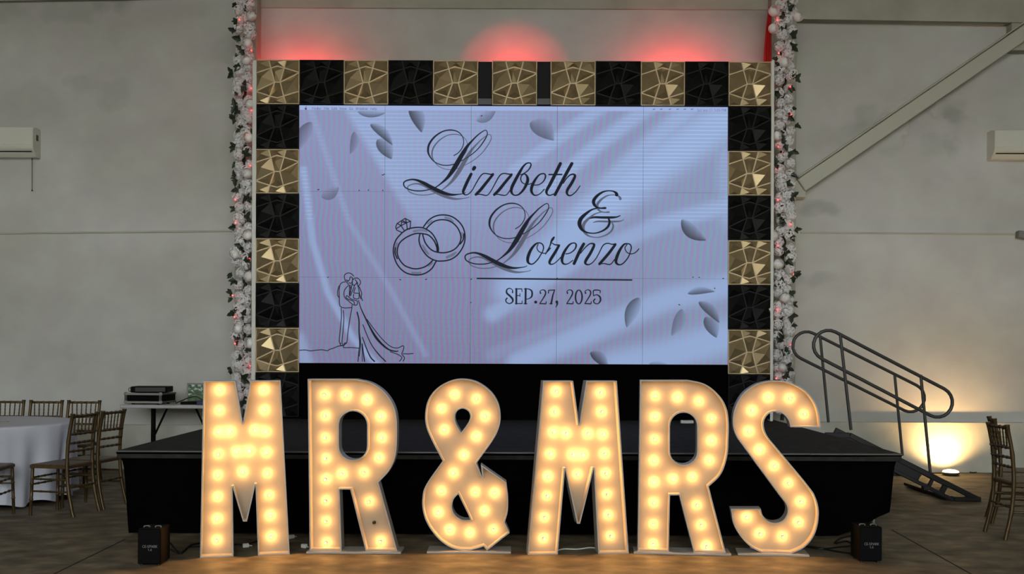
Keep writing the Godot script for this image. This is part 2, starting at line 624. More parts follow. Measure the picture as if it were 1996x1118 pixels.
func make_letter(called: String, label: String, foot: Vector2, k: float, line: Array, holes: Array, bulbs: Array, off: Vector2, sc: float, plank: Array, dead := -1, snap := 2.2) -> void:
	var at := G(foot.x, foot.y)
	var th := atan(k)
	var o := thing(called, label, "marquee letter", Vector3(at.x, 0, at.z), th, "light-up marquee letters in front of the stage")
	var inv := Transform3D(Basis(Vector3.UP, th), Vector3(at.x, 0, at.z)).affine_inverse()
	var eye := inv * Vector3(0, EYE, 0)
	var onto := func(p: Vector2) -> Vector2:       # to centimetres on the letter's front plane
		var v: Vector3 = inv.basis * ray(p.x, p.y)
		var h := eye + v * (-eye.z / v.z)
		return Vector2(h.x, h.y) * 100.0
	var ground := 1.4 if plank.size() else 0.0
	var to_poly := func(list: Array) -> PackedVector2Array:
		var q := PackedVector2Array()
		for p in list:
			var v: Vector2 = onto.call(p)
			if v.y < ground + snap:
				v.y = ground
			if q.is_empty() or q[q.size() - 1].distance_to(v) > 0.05:
				q.append(v)
		return ccw(q)
	var outer: PackedVector2Array = to_poly.call(outline_of(line, off, sc))
	var ins: PackedVector2Array = ccw(Geometry2D.offset_polygon(outer, -0.9, Geometry2D.JOIN_MITER)[0])
	var hs := []
	var grown := []
	for h in holes:
		var q: PackedVector2Array = to_poly.call(h)
		hs.append(q)
		grown.append(ccw(Geometry2D.offset_polygon(q, 0.9, Geometry2D.JOIN_MITER)[0]))
	var deep := -0.125
	var rec := -0.085
	var s := begin()
	flat(s, region(outer, [ins]), 0)
	wall_round(s, outer, deep, 0, false)
	wall_round(s, ins, rec - 0.004, 0, true)
	for i in hs.size():
		flat(s, region(grown[i], [hs[i]]), 0)
		wall_round(s, hs[i], deep, 0, true)
		wall_round(s, grown[i], rec - 0.004, 0, false)
	flat(s, region(outer, hs), deep, true)
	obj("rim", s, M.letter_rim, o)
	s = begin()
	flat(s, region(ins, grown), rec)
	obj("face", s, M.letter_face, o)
	var n := 0
	for b in bulbs:
		var c: Vector2 = onto.call(Vector2(b[0], b[1]) / sc + off) * 0.01
		# the bulbs sit on the recessed face; a little parallax moves them back along the ray
		var v := (Vector3(c.x, c.y, 0) - eye).normalized()
		var p := Vector3(c.x, c.y, 0) + v * (0.044 / -v.z)
		var bo := put("bulb", M.bulb_mesh, M.bulb_off if n == dead else M.bulb, o, p)
		put("socket", M.socket_mesh, M.socket, bo, Vector3(0, 0, -0.0405))
		put("collar", M.collar_mesh, M.socket, bo)
		if n != dead:
			omni(bo, Vector3(0, 0, 0.0), BULB_COLOR, BULB * rng.randf_range(0.85, 1.15), 0.011)
		n += 1
	if plank.size():
		s = begin()
		var x0: float = onto.call(Vector2(plank[0], 1074)).x * 0.01
		var x1: float = onto.call(Vector2(plank[1], 1074)).x * 0.01
		box(s, Vector3((x0 + x1) / 2, 0.007, -0.06), Vector3(x1 - x0, 0.014, 0.21), Basis.IDENTITY, 0.002)
		obj("base_plank", s, M.plank, o)
		for i in range(2, plank.size(), 2):
			s = begin()
			x0 = onto.call(Vector2(plank[i], 1070)).x * 0.01
			x1 = onto.call(Vector2(plank[i + 1], 1070)).x * 0.01
			box(s, Vector3((x0 + x1) / 2, 0.045, -0.145), Vector3(x1 - x0, 0.06, 0.03), Basis.IDENTITY, 0.002)
			obj("brace_block", s, M.plank, o)

const BULB := 0.023
const BULB_COLOR := Color(1.0, 0.72, 0.39)

func make_letters() -> void:
	var s := begin()
	s.set_smooth_group(0)       # the front of the glass; its back is the socket's
	var rows := []
	for i in 5:
		var th := (PI * 0.53) * i / 4.0
		var row := []
		for k in 12:
			row.append(Vector3(sin(th) * cos(TAU * k / 12.0), sin(th) * sin(TAU * k / 12.0), cos(th)) * 0.0118)
		rows.append(row)
	for i in 4:
		for k in 12:
			quad(s, rows[i][k], rows[i + 1][k], rows[i + 1][(k + 1) % 12], rows[i][(k + 1) % 12])
	s.set_smooth_group(-1)
	s.generate_normals()
	M.bulb_mesh = s.commit()
	s = begin()
	tube(s, [Vector3(0, 0, 0), Vector3(0, 0, 0.010)], [0.0085, 0.0075], 10)
	var ring := []
	for i in 14:
		ring.append(Vector3(cos(TAU * i / 14.0) * 0.0125, sin(TAU * i / 14.0) * 0.0125, 0.0))
	s.generate_normals()
	M.socket_mesh = s.commit()
	s = begin()
	tube(s, ring, 0.0016, 5, true)
	s.generate_normals()
	M.collar_mesh = s.commit()
	var z1 := Vector2(380, 720)
	var z2 := Vector2(780, 720)
	var z3 := Vector2(1200, 720)
	var sc := 2.809
	make_letter("marquee_letter", "light-up letter M at the left end of the row, yawed to the right", Vector2(470, 1083.5), 0.24,
		[46, 61, 1, 222, 61, 1, 262, 292, 1, 304, 60, 1, 469, 59, 1, 519, 1001, 1, 345, 1013, 1, 331, 632, 1, 285, 831, 1, 263, 831, 1, 206, 644, 1, 211, 1023, 1, 28, 1034, 1], [],
		[[135, 112], [133, 225], [130, 343], [127, 465], [125, 580], [123, 700], [122, 820], [118, 937], [192, 340], [230, 452], [297, 447], [328, 332], [262, 563],
		[378, 112], [382, 222], [390, 341], [393, 455], [398, 571], [407, 690], [413, 803], [418, 918]], z1, sc, [])
	make_letter("marquee_letter", "light-up letter R with one dead bulb on its slanted leg", Vector2(687, 1076.5), 0.0,
		[617, 51, 1, 880, 51, 1, 960, 70, 0, 1030, 115, 0, 1082, 185, 0, 1104, 265, 0, 1106, 390, 0, 1096, 480, 0, 1062, 555, 0, 1005, 617, 1, 1108, 997, 1, 934, 997, 1, 850, 656, 1, 792, 656, 1, 803, 997, 1, 628, 997, 1],
		[stadium(788, 942, 227, 495, z1, sc)],
		[[706, 138], [823, 142], [938, 165], [708, 255], [1014, 258], [709, 375], [1020, 375], [711, 488], [1005, 485], [800, 574], [921, 566], [711, 603], [712, 721], [951, 725], [713, 834], [981, 837], [715, 950], [1013, 943]],
		z1, sc, [599, 783], 15)
	make_letter("marquee_ampersand", "light-up ampersand sign standing between the two words on a grey plank", Vector2(910, 1076), 0.0,
		[340, 50, 0, 420, 66, 0, 492, 115, 0, 536, 180, 0, 550, 255, 0, 540, 320, 0, 505, 390, 0, 418, 512, 1, 450, 588, 1, 441, 519, 1, 581, 616, 1, 591, 700, 0, 589, 775, 0, 573, 836, 1, 600, 893, 1, 476, 990, 1, 456, 968, 1, 400, 985, 0, 350, 991, 0, 280, 975, 0, 210, 927, 0, 152, 850, 0, 125, 775, 0, 122, 700, 0, 142, 630, 0, 232, 500, 1, 170, 380, 0, 141, 305, 0, 138, 230, 0, 156, 160, 0, 200, 103, 0, 268, 63, 0],
		[outline_of([342, 213, 0, 374, 229, 0, 383, 262, 0, 366, 300, 0, 334, 344, 1, 309, 300, 0, 300, 260, 0, 311, 228, 0], z2, sc), outline_of([318, 681, 1, 386, 822, 1, 342, 821, 0, 305, 800, 0, 286, 765, 0, 286, 730, 0, 298, 702, 0], z2, sc)],
		[[297, 137], [417, 160], [224, 214], [464, 257], [240, 330], [416, 367], [348, 470], [290, 568], [224, 667], [410, 672], [518, 677], [207, 784], [460, 777], [270, 881], [380, 898], [510, 880]], z2, sc, [833, 996], -1, 0.2)
	make_letter("marquee_letter", "light-up letter M in the middle of the row, right of the ampersand", Vector2(1126, 1079.5), 0.10,
		[783, 61, 1, 947, 61, 1, 980, 300, 1, 1019, 61, 1, 1187, 61, 1, 1252, 1007, 1, 1085, 1009, 1, 1060, 543, 1, 985, 843, 1, 969, 843, 1, 903, 545, 1, 863, 1010, 1, 699, 1012, 1], [],
		[[858, 120], [850, 232], [843, 344], [826, 463], [814, 588], [808, 695], [795, 812], [789, 928], [915, 350], [1033, 352], [950, 468], [1005, 468], [975, 577],
		[1103, 127], [1108, 232], [1117, 356], [1125, 463], [1131, 572], [1139, 686], [1147, 800], [1157, 915]], z2, sc, [])
	make_letter("marquee_letter", "light-up letter R with all its bulbs lit, beside the S", Vector2(1329, 1078.5), -0.08,
		[134, 57, 1, 400, 57, 1, 482, 76, 0, 547, 120, 0, 597, 185, 0, 618, 265, 0, 618, 390, 0, 610, 480, 0, 576, 574, 0, 510, 640, 1, 603, 1004, 1, 428, 1004, 1, 348, 688, 1, 298, 688, 1, 291, 1004, 1, 120, 1004, 1],
		[stadium(298, 446, 235, 521, z3, sc)],
		[[218, 145], [342, 152], [460, 174], [216, 260], [528, 270], [216, 383], [528, 390], [210, 500], [517, 500], [315, 600], [424, 590], [210, 618], [210, 730], [448, 745], [208, 850], [472, 855], [208, 960], [502, 972]],
		z3, sc, [1235, 1424])
	make_letter("marquee_letter", "light-up letter S at the right end of the row", Vector2(1508, 1081), -0.12,
		[880, 60, 0, 960, 72, 0, 1040, 115, 0, 1090, 175, 0, 1115, 240, 0, 1124, 317, 1, 957, 315, 1, 945, 275, 0, 918, 243, 0, 882, 230, 0, 842, 240, 0, 816, 272, 0, 812, 312, 0, 830, 362, 0, 880, 425, 0, 1055, 636, 0, 1095, 700, 0, 1112, 770, 0, 1106, 850, 0, 1080, 920, 0, 1030, 975, 0, 960, 1006, 0, 890, 1013, 0, 810, 1003, 0, 740, 970, 0, 682, 910, 0, 646, 845, 0, 630, 761, 1, 795, 761, 1, 806, 798, 0, 838, 830, 0, 880, 838, 0, 920, 820, 0, 941, 778, 0, 932, 735, 0, 895, 685, 0, 705, 428, 0, 660, 362, 0, 642, 300, 0, 650, 220, 0, 690, 140, 0, 750, 90, 0, 812, 66, 0], [],
		[[840, 152], [957, 158], [750, 225], [1036, 245], [732, 340], [792, 440], [872, 530], [950, 624], [1018, 726], [1006, 840], [918, 918], [793, 902], [720, 812]], z3, sc, [1437, 1576, 1466, 1474, 1536, 1548], -1, 0.2)

# ---------------------------------------------------------------- stage
func make_stage() -> void:
	var o := thing("stage", "low black stage platform with a charcoal deck and black stretch skirt", "stage")
	var x0 := -3.02
	var x1 := 2.985
	var zf := -7.88
	var zb := -11.95
	var s := begin()
	box(s, Vector3((x0 + x1) / 2, STAGE_H - 0.03, (zf + zb) / 2), Vector3(x1 - x0, 0.06, zf - zb), Basis.IDENTITY, 0.004)
	obj("deck", s, M.deck, o)
	s = begin()
	box(s, Vector3((x0 + x1) / 2, STAGE_H - 0.006, zf + 0.006), Vector3(x1 - x0, 0.012, 0.014), Basis.IDENTITY, 0.003)
	obj("edge_trim", s, M.alu, o)
	# skirt: front and two sides, drawn in under the edge; the hem is lifted at the right front corner
	s = begin()
	s.set_smooth_group(0)
	var rows := [[0.0, -0.004], [0.012, 0.008], [0.035, 0.0], [0.07, -0.022], [0.12, -0.042], [0.2, -0.055], [0.35, -0.064], [0.6, -0.075], [0.9, -0.088], [1.0, -0.094]]
	var plan := []      # round the platform: left back, left front, right front, right back
	for i in 13:
		plan.append(Vector2(x0, lerpf(zb, zf, i / 12.0)))
	for i in range(1, 41):
		plan.append(Vector2(lerpf(x0, x1, i / 40.0), zf))
	for i in range(1, 13):
		plan.append(Vector2(x1, lerpf(zf, zb, i / 12.0)))
	var grid := []
	for p in plan:
		var col := []
		var near_right: float = clampf((p.x - (x1 - 0.38)) / 0.30, 0.0, 1.0) if p.y > zf - 0.01 else clampf(1.0 - (zf - p.y) / 1.6, 0.0, 1.0) * (1.0 if p.x > 0 else 0.0)
		var hem: float = 0.012 + 0.185 * near_right
		var cx: float = clampf(p.x, x0 + 0.05, x1 - 0.05)
		var cz: float = minf(p.y, zf - 0.05)
		var out := Vector2(p.x - cx, p.y - cz)
		if out.length() > 0:
			out = out.normalized()
		for r in rows:
			var y: float = lerpf(STAGE_H - 0.005, hem, r[0])
			var w: float = r[1] + 0.004 * sin(p.x * 9.0 + p.y * 7.0) * r[0]
			col.append(Vector3(p.x + out.x * w, y, p.y + out.y * w))
		grid.append(col)
	for i in grid.size() - 1:
		for j in rows.size() - 1:
			quad(s, grid[i][j], grid[i][j + 1], grid[i + 1][j + 1], grid[i + 1][j])
	obj("skirt", s, M.black_cloth, o)
	for lx in [x0 + 0.16, -1.0, 1.0, x1 - 0.16]:
		for lz in [zf - 0.16, zb + 0.16]:
			s = begin()
			tube(s, [Vector3(lx, 0, lz), Vector3(lx, STAGE_H - 0.06, lz)], 0.024, 12)
			obj("leg", s, M.alu, o)

	# stair with handrails on the right side
	var st := thing("stage_stair", "dark metal ramp stair with two looped handrails at the right side of the stage", "stair")
	var za := -11.0
	var zn := -9.93
	var chord := func(x: float, z: float, drop := 0.0) -> Vector3: return Vector3(x, 0.392 - 0.495 * (x - (3.79 if z > -10.5 else 3.95)) - drop, z)
	for z in [za, zn]:
		var x0s: float = 3.255 if z == zn else 3.415
		var shift := x0s - 3.255
		s = begin()
		bar(s, chord.call(x0s if z == zn else 3.80, z, 0.025), chord.call(4.50 + shift, z, 0.025), 0.045, 0.05, Vector3.UP, 0.005)
		var frame := obj("stringer", s, M.dark_metal, st)
		s = begin()
		if z == za:
			continue
		bar(s, chord.call(3.10 + shift, z, 0.15), chord.call(4.28 + shift, z, 0.15), 0.045, 0.035, Vector3.UP, 0.005)
		obj("lower_chord", s, M.dark_metal, frame)
		s = begin()
		box(s, Vector3((3.02 + x0s) / 2, 0.63, z), Vector3(x0s - 3.02, 0.05, 0.045), Basis.IDENTITY, 0.005)
		obj("landing_rail", s, M.dark_metal, frame)
		for r in [[3.10, 3.936], [4.03, 4.058], [4.144, 4.189], [4.362, 4.46]]:
			s = begin()
			bar(s, chord.call(r[0] + shift, z, 0.085), chord.call(r[1] + shift, z, 0.085), 0.03, 0.12, Vector3.UP, 0.003)
			obj("web", s, M.dark_metal, frame)
		s = begin()
		box(s, Vector3(4.385 + shift, 0.022, z), Vector3(0.26, 0.044, 0.07), Basis.IDENTITY, 0.006)
		obj("foot", s, M.dark_metal, frame)
	for r in [[3.30, 3.60, 0.52], [3.60, 3.90, 0.37], [4.12, 4.22, 0.15]]:
		s = begin()
		box(s, Vector3((r[0] + r[1]) / 2 + 0.06, r[2] - 0.12, (za + zn) / 2), Vector3(r[1] - r[0], 0.03, 1.03), Basis.IDENTITY, 0.004)
		obj("tread", s, M.dark_metal, st)
	s = begin()
	box(s, Vector3(3.15, 0.55, (za + zn) / 2), Vector3(0.26, 0.03, 1.03), Basis.IDENTITY, 0.004)
	obj("tread", s, M.dark_metal, st)
	s = begin()
	box(s, Vector3(3.99, 0.125, zn - 0.0), Vector3(0.06, 0.04, 0.06), Basis.IDENTITY, 0.005)
	obj("bracket", s, M.dark_metal, st)
	var plane := func(x: float, y: float, z: float) -> Vector3:     # zoomed photograph pixel onto the upright plane of a rail
		return P(x / 2.2458 + 1520.0, y / 2.2458 + 620.0, -z)
	for side in 2:
		var z: float = [za, zn][side]
		var e: Array = [[[118, 120, 52], [572, 348, 62]], [[213, 118, 66], [690, 367, 66]]][side]
		var c0: Vector3 = plane.call(e[0][0], e[0][1], z)
		var c1: Vector3 = plane.call(e[1][0], e[1][1], z)
		var dirv := (c1 - c0).normalized()
		var nor := Vector3(-dirv.y, dirv.x, 0)
		var rad: float = [0.1495, 0.1444][side]
		var pts := []
		for i in 11:
			var a := PI / 2 + PI * i / 10.0
			pts.append(c0 + (dirv * cos(a) + nor * sin(a)) * rad)
		for i in 11:
			var a := -PI / 2 + PI * i / 10.0
			pts.append(c1 + (dirv * cos(a) + nor * sin(a)) * rad)
		s = begin()
		tube(s, pts, 0.0165, 10, true)
		var rail := obj("handrail", s, M.grey_metal, st)
		for p in [[[176, 75, 213, 455], [502, 240, 537, 600]], [[264, 68, 312, 488], [617, 247, 660, 690]]][side]:
			s = begin()
			var a: Vector3 = plane.call(p[0], p[1], z)
			var b: Vector3 = plane.call(p[2], p[3], z)
			tube(s, [a, b], 0.0145, 10)
			obj("post", s, M.grey_metal, rail)

# ---------------------------------------------------------------- panels round the screen
func tile_mesh(tile_seed: int) -> Array:        # [pyramids, seams] of a half-metre relief panel, unit size, centre at the origin
	var V := {"tl": [0, 0], "tr": [1, 0], "bl": [0, 1], "br": [1, 1], "a": [0.30, 0], "b": [0.70, 0], "l1": [0, 0.30], "r1": [1, 0.285], "l2": [0, 0.715], "r2": [1, 0.705], "j1": [0.347, 0.188], "j2": [0.65, 0.182], "pk": [0.49, 0.14],
		"k1": [0.435, 0.505], "k2": [0.56, 0.505], "j3": [0.326, 0.818], "j4": [0.64, 0.815], "pb": [0.496, 0.86], "c": [0.28, 1], "d": [0.70, 1]}
	var cells := [["tl", "a", "j1", "l1", 0.11, 0.115], ["a", "b", "j2", "pk", "j1", 0.516, 0.062], ["b", "tr", "r1", "j2", 0.88, 0.08], ["l1", "j1", "k1", "l2", 0.14, 0.417], ["j1", "pk", "j2", "k2", "k1", 0.465, 0.28],
		["j2", "r1", "k2", 0.735, 0.335], ["k2", "r1", "r2", "j4", 0.846, 0.557], ["k1", "j3", "l2", 0.285, 0.69], ["k1", "k2", "j4", "pb", "j3", 0.51, 0.715], ["l2", "j3", "c", "bl", 0.115, 0.93], ["j3", "pb", "j4", "d", "c", 0.47, 0.95], ["j4", "r2", "br", "d", 0.876, 0.865]]
	var r := RandomNumberGenerator.new()
	r.seed = tile_seed
	var s := begin()
	for cell in cells:
		var poly := PackedVector2Array()
		for i in cell.size() - 2:
			var v: Array = V[cell[i]]
			poly.append(Vector2(v[0] - 0.5, 0.5 - v[1]) * 100.0)
		poly = ccw(poly)
		var small: PackedVector2Array = ccw(Geometry2D.offset_polygon(poly, -1.25, Geometry2D.JOIN_MITER)[0])
		var ap := Vector3(cell[cell.size() - 2] - 0.5, 0.5 - cell[cell.size() - 1], 0)
		ap += Vector3(r.randf_range(-0.012, 0.012), r.randf_range(-0.012, 0.012), 0)
		var near := 9.0
		for i in small.size():
			near = minf(near, Geometry2D.get_closest_point_to_segment(Vector2(ap.x, ap.y) * 100, small[i], small[(i + 1) % small.size()]).distance_to(Vector2(ap.x, ap.y) * 100))
		ap.z = clampf(0.032 + near * 0.0055, 0.036, 0.078)
		for i in small.size():
			var a := small[i] * 0.01
			var b := small[(i + 1) % small.size()] * 0.01
			tri(s, Vector3(a.x, a.y, 0), Vector3(b.x, b.y, 0), ap)
	s.generate_normals()
	var q := begin()
	box(q, Vector3(0, 0, -0.02), Vector3(1, 1, 0.04), Basis.IDENTITY, 0.004)
	for e in [[Vector3(0, 0.49, 0.002), Vector3(1, 0.02, 0.02)], [Vector3(0, -0.49, 0.002), Vector3(1, 0.02, 0.02)], [Vector3(0.49, 0, 0.002), Vector3(0.02, 1, 0.02)], [Vector3(-0.49, 0, 0.002), Vector3(0.02, 1, 0.02)]]:
		box(q, e[0], e[1], Basis.IDENTITY, 0.004)
	q.generate_normals()
	return [s.commit(), q.commit()]

const FD := 11.50       # distance of the panels' front

func make_frame() -> void:
	var o := thing("screen_surround", "checkered surround of gold and black faceted panels framing the big screen", "panel frame")
	var meshes := []
	for i in 3:
		meshes.append(tile_mesh(40 + i))
	var cells := []
	for c in [[498, 584, 1], [584, 670, 0], [670, 757, 1], [757, 844, 0], [844, 932, 1], [959, 1047, 1], [1073, 1161, 1], [1161, 1249, 0], [1249, 1335, 1], [1335, 1420, 0], [1420, 1504, 1]]:
		cells.append([c[0], c[1], 118, 205, c[2]])
	var y := 205.0
	for i in 7:
		var y1: float = 205.0 + 87.0 * (i + 1)
		cells.append([498, 583, y, y1, i % 2])
		cells.append([1419, 1504, y, y1, i % 2])
		y = y1
	var n := 0
	for c in cells:
		# undo the camera's roll: the panels hang plumb and level
		var a := P(c[0], HY + (c[2] - HY) + 0.0042 * (c[0] - CX), FD)
		var b := P(c[1], HY + (c[3] - HY) + 0.0042 * (c[1] - CX), FD)
		var gold: bool = c[4] == 1
		var tile := put("gold_tile" if gold else "black_tile", meshes[n % 3][1], M.gold_line if gold else M.black_tile, o, Vector3((a.x + b.x) / 2, (a.y + b.y) / 2, -FD))
		tile.scale = Vector3(b.x - a.x - 0.004, a.y - b.y - 0.004, 0.5)
		put("facets", meshes[n % 3][0], M.gold if gold else M.black_tile, tile)
		n += 1
	var s := begin()
	for g in [[932, 959], [1047, 1073]]:
		var a := P(g[0], 120, FD + 0.03)
		var b := P(g[1], 205, FD + 0.03)
		s = begin()
		box(s, Vector3((a.x + b.x) / 2, (a.y + b.y) / 2, -FD - 0.045), Vector3(b.x - a.x - 0.004, a.y - b.y, 0.03), Basis.IDENTITY, 0.003)
		var filler := obj("filler_panel", s, M.dark_panel, o)
		s = begin()
		box(s, Vector3((a.x + b.x) / 2, b.y + 0.035, -FD - 0.02), Vector3(b.x - a.x - 0.006, 0.07, 0.03), Basis.IDENTITY, 0.003)
		obj("lower_strip", s, mat(Color(0.25, 0.26, 0.28), 0.5), filler)
	for e in [[492.5, 497.5], [1503.5, 1506.5]]:
		var a := P(e[0], 118, FD)
		var b := P(e[1], 815, FD)
		s = begin()
		box(s, Vector3((a.x + b.x) / 2, (a.y + STAGE_H) / 2, -FD - 0.05), Vector3(b.x - a.x, a.y - STAGE_H, 0.12), Basis.IDENTITY, 0.004)
		obj("edge_post", s, M.white_paint, o)
	s = begin()
	var tl := P(498, 118, FD)
	box(s, Vector3(0.02, (tl.y + STAGE_H) / 2 - 0.01, -FD - 0.20), Vector3(5.74, tl.y - STAGE_H - 0.04, 0.06), Basis.IDENTITY, 0.004)
	obj("backing", s, M.black, o)
	s = begin()
	box(s, Vector3(0.02, (1.27 + STAGE_H) / 2, -FD - 0.06), Vector3(4.77, 1.27 - STAGE_H, 0.05), Basis.IDENTITY, 0.004)
	obj("base_cloth", s, M.black_cloth, o)

# ---------------------------------------------------------------- garlands
func hydrangea(sd: int) -> ArrayMesh:
	var r := RandomNumberGenerator.new()
	r.seed = sd
	var s := begin()
	ball(s, Vector3(0, 0, -0.01), 0.042, 8, 6)
	for i in 34:
		var h := 1.0 - 1.7 * (i + 0.5) / 34.0
		var a := i * 2.39996 + r.randf_range(-0.2, 0.2)
		var n := Vector3(cos(a) * sqrt(1.0 - h * h), sin(a) * sqrt(1.0 - h * h), h)
		var c := n * r.randf_range(0.052, 0.066)
		var u := n.cross(Vector3(0.3, 0.9, 0.2)).normalized().rotated(n, r.randf() * TAU)
		var w := n.cross(u)
		for k in 4:
			var d := u.rotated(n, TAU * k / 4.0)
			var e := n.cross(d)
			var L := 0.021
			tri(s, c, c + d * L * 0.7 - e * L * 0.5 + n * 0.006, c + d * L + n * 0.002)
			tri(s, c, c + d * L + n * 0.002, c + d * L * 0.7 + e * L * 0.5 + n * 0.006)
	s.generate_normals()
	return s.commit()

func rose_mesh() -> ArrayMesh:       # a full ball-shaped rose, petals wrapped ring by ring
	var s := begin()
	s.set_smooth_group(0)
	for ring in [[3, 0.026, 0.05, 0.75, 0.3], [4, 0.034, 0.35, 1.15, 1.1], [5, 0.041, 0.65, 1.55, 0.4], [6, 0.047, 1.0, 2.0, 1.7]]:
		for k in ring[0]:
			var a0: float = TAU * k / ring[0] + ring[4]
			var half: float = PI / ring[0] * 1.5
			var g := []
			for i in 5:
				var row := []
				for j in 7:
					var t: float = i / 4.0          # 0 at the lip, 1 at the base
					var u: float = j / 3.0 - 1.0
					var th: float = lerpf(ring[2] + 0.20 * u * u, ring[3], t)
					var a: float = a0 + half * u * (0.75 + 0.25 * t)
					var rr: float = ring[1] * (1.0 + 0.10 * pow(1.0 - t, 2.0) + 0.05 * (1.0 - u * u))
					row.append(Vector3(sin(th) * cos(a) * rr, sin(th) * sin(a) * rr, cos(th) * rr))
				g.append(row)
			for i in 4:
				for j in 6:
					quad(s, g[i][j], g[i + 1][j], g[i + 1][j + 1], g[i][j + 1])
	ball(s, Vector3.ZERO, 0.024, 8, 6)
	s.generate_normals()
	return s.commit()

func leaf_mesh() -> ArrayMesh:      # a three-pointed leaf, folded along its rib, growing along +x
	var s := begin()
	var L := 0.10
	var pts := [Vector2(0, 0), Vector2(0.18, 0.20), Vector2(0.30, 0.42), Vector2(0.42, 0.24), Vector2(0.70, 0.20), Vector2(1.0, 0.0)]
	for sg in [-1.0, 1.0]:
		for i in range(1, 5):
			var a: Vector2 = pts[i]
			var b: Vector2 = pts[i + 1]
			var r0 := Vector3(a.x, 0, -0.10 * a.x * a.x) * L
			var r1 := Vector3(b.x, 0, -0.10 * b.x * b.x) * L
			var p := Vector3(a.x, sg * a.y, a.y * 0.35 - 0.10 * a.x * a.x) * L
			var q := Vector3(b.x, sg * b.y, b.y * 0.35 - 0.10 * b.x * b.x) * L
			if i == 1:
				tri(s, Vector3.ZERO, r0, p)
			tri(s, r0, r1, p)
			tri(s, r1, q, p)
	s.generate_normals()
	return s.commit()

func make_garland(label: String, px0: float, px1: float, foot_px: float, sd: int, roses: Array, inner: float) -> void:
	var r := RandomNumberGenerator.new()
	r.seed = sd
	var d := 11.62
	var a := P((px0 + px1) / 2, 0, d)
	var b := P((px0 + px1) / 2, foot_px, d)
	var cx := (a.x + b.x) / 2
	var half := absf(P(px1, 300, d).x - P(px0, 300, d).x) / 2
	var base := Vector3(cx, STAGE_H, -d)
	var o := thing("flower_garland", label, "garland", base, 0.0, "flower garlands flanking the screen")
	var top := 5.52 - STAGE_H
	var s := begin()
	var pts := []
	for i in 30:
		pts.append(Vector3(sin(i * 1.7) * 0.02, top * i / 29.0, -0.06))
	tube(s, pts, 0.022, 8)
	obj("vine", s, M.stem, o)
	var y := 0.13
	var i := 0
	while y < top:
		for col in 2:
			var x := half * (-0.45 if col == 0 else 0.45) + r.randf_range(-0.025, 0.025)
			var h := put("hydrangea", M.hydra[r.randi() % 3], M.petal, o, Vector3(x, y + (0.05 if col else 0.0) + r.randf_range(-0.02, 0.02), r.randf_range(-0.03, 0.04)))
			h.rotation = Vector3(r.randf_range(-0.3, 0.3), r.randf_range(-0.4, 0.4), r.randf() * TAU)
			h.scale = Vector3.ONE * r.randf_range(0.80, 1.15)
		y += r.randf_range(0.105, 0.135)
		i += 1
	for p in roses:
		var w := P(p[0], p[1], d - 0.10) - base
		var h := put("rose", M.rose_mesh, M.rose, o, Vector3(w.x, w.y, 0.085))
		h.rotation = Vector3(r.randf_range(-0.4, 0.3), r.randf_range(-0.4, 0.4), r.randf() * TAU)
		h.scale = Vector3.ONE * r.randf_range(1.05, 1.3)
	y = 0.14
	while y < top:
		var out := -inner if r.randf() < 0.66 else inner
		var x := out * half * r.randf_range(0.0, 0.95)
		var n := 3 if r.randf() < 0.6 else 2
		var y2 := y + r.randf_range(-0.03, 0.03)
		var za := r.randf_range(0.05, 0.085)
		for k in n:
			var l := put("leaf", M.leaf_mesh, M.leaf, o, Vector3(x, y2, za + 0.004 * k))
			var ang := (0.0 if out > 0 else PI) + r.randf_range(-1.1, 1.1) + (k - 1) * 0.9
			l.rotation = Vector3(r.randf_range(-0.5, 0.5), r.randf_range(-0.6, 0.3), ang)
			l.scale = Vector3.ONE * r.randf_range(0.55, 1.05)
		y += r.randf_range(0.07, 0.14)
	var led := begin()
	ball(led, Vector3.ZERO, 0.0105, 8, 6)
	led.generate_normals()
	var lm := led.commit()
	y = 0.22
	while y < top:
		var on_edge := r.randf() < 0.62
		var x := inner * half * r.randf_range(0.80, 0.98) if on_edge else -inner * half * r.randf_range(0.2, 0.9)
		var bulb := put("fairy_light", lm, M.red_led, o, Vector3(x, y, 0.085 if r.randf() < 0.6 else 0.06))
		omni(bulb, Vector3.ZERO, Color(1.0, 0.16, 0.18), 0.0008, 0.012)
		y += r.randf_range(0.24, 0.42)

func make_garlands() -> void:
	M.hydra = [hydrangea(1), hydrangea(2), hydrangea(3)]
	M.rose_mesh = rose_mesh()
	M.leaf_mesh = leaf_mesh()
	make_garland("white flower garland with roses, ivy and red fairy lights left of the screen", 455, 494, 820, 71, [[489, 30], [480, 82], [479, 116], [487, 202], [483, 268], [482, 337], [482, 457], [456, 495], [484, 538], [462, 640], [486, 668]], 1.0)
	make_garland("white flower garland with roses, ivy and red fairy lights right of the screen", 1509, 1548, 820, 72, [[1509, 21], [1508, 55], [1557, 32], [1516, 264], [1508, 459], [1518, 514], [1500, 601], [1527, 715], [1531, 580], [1530, 120]], -1.0)

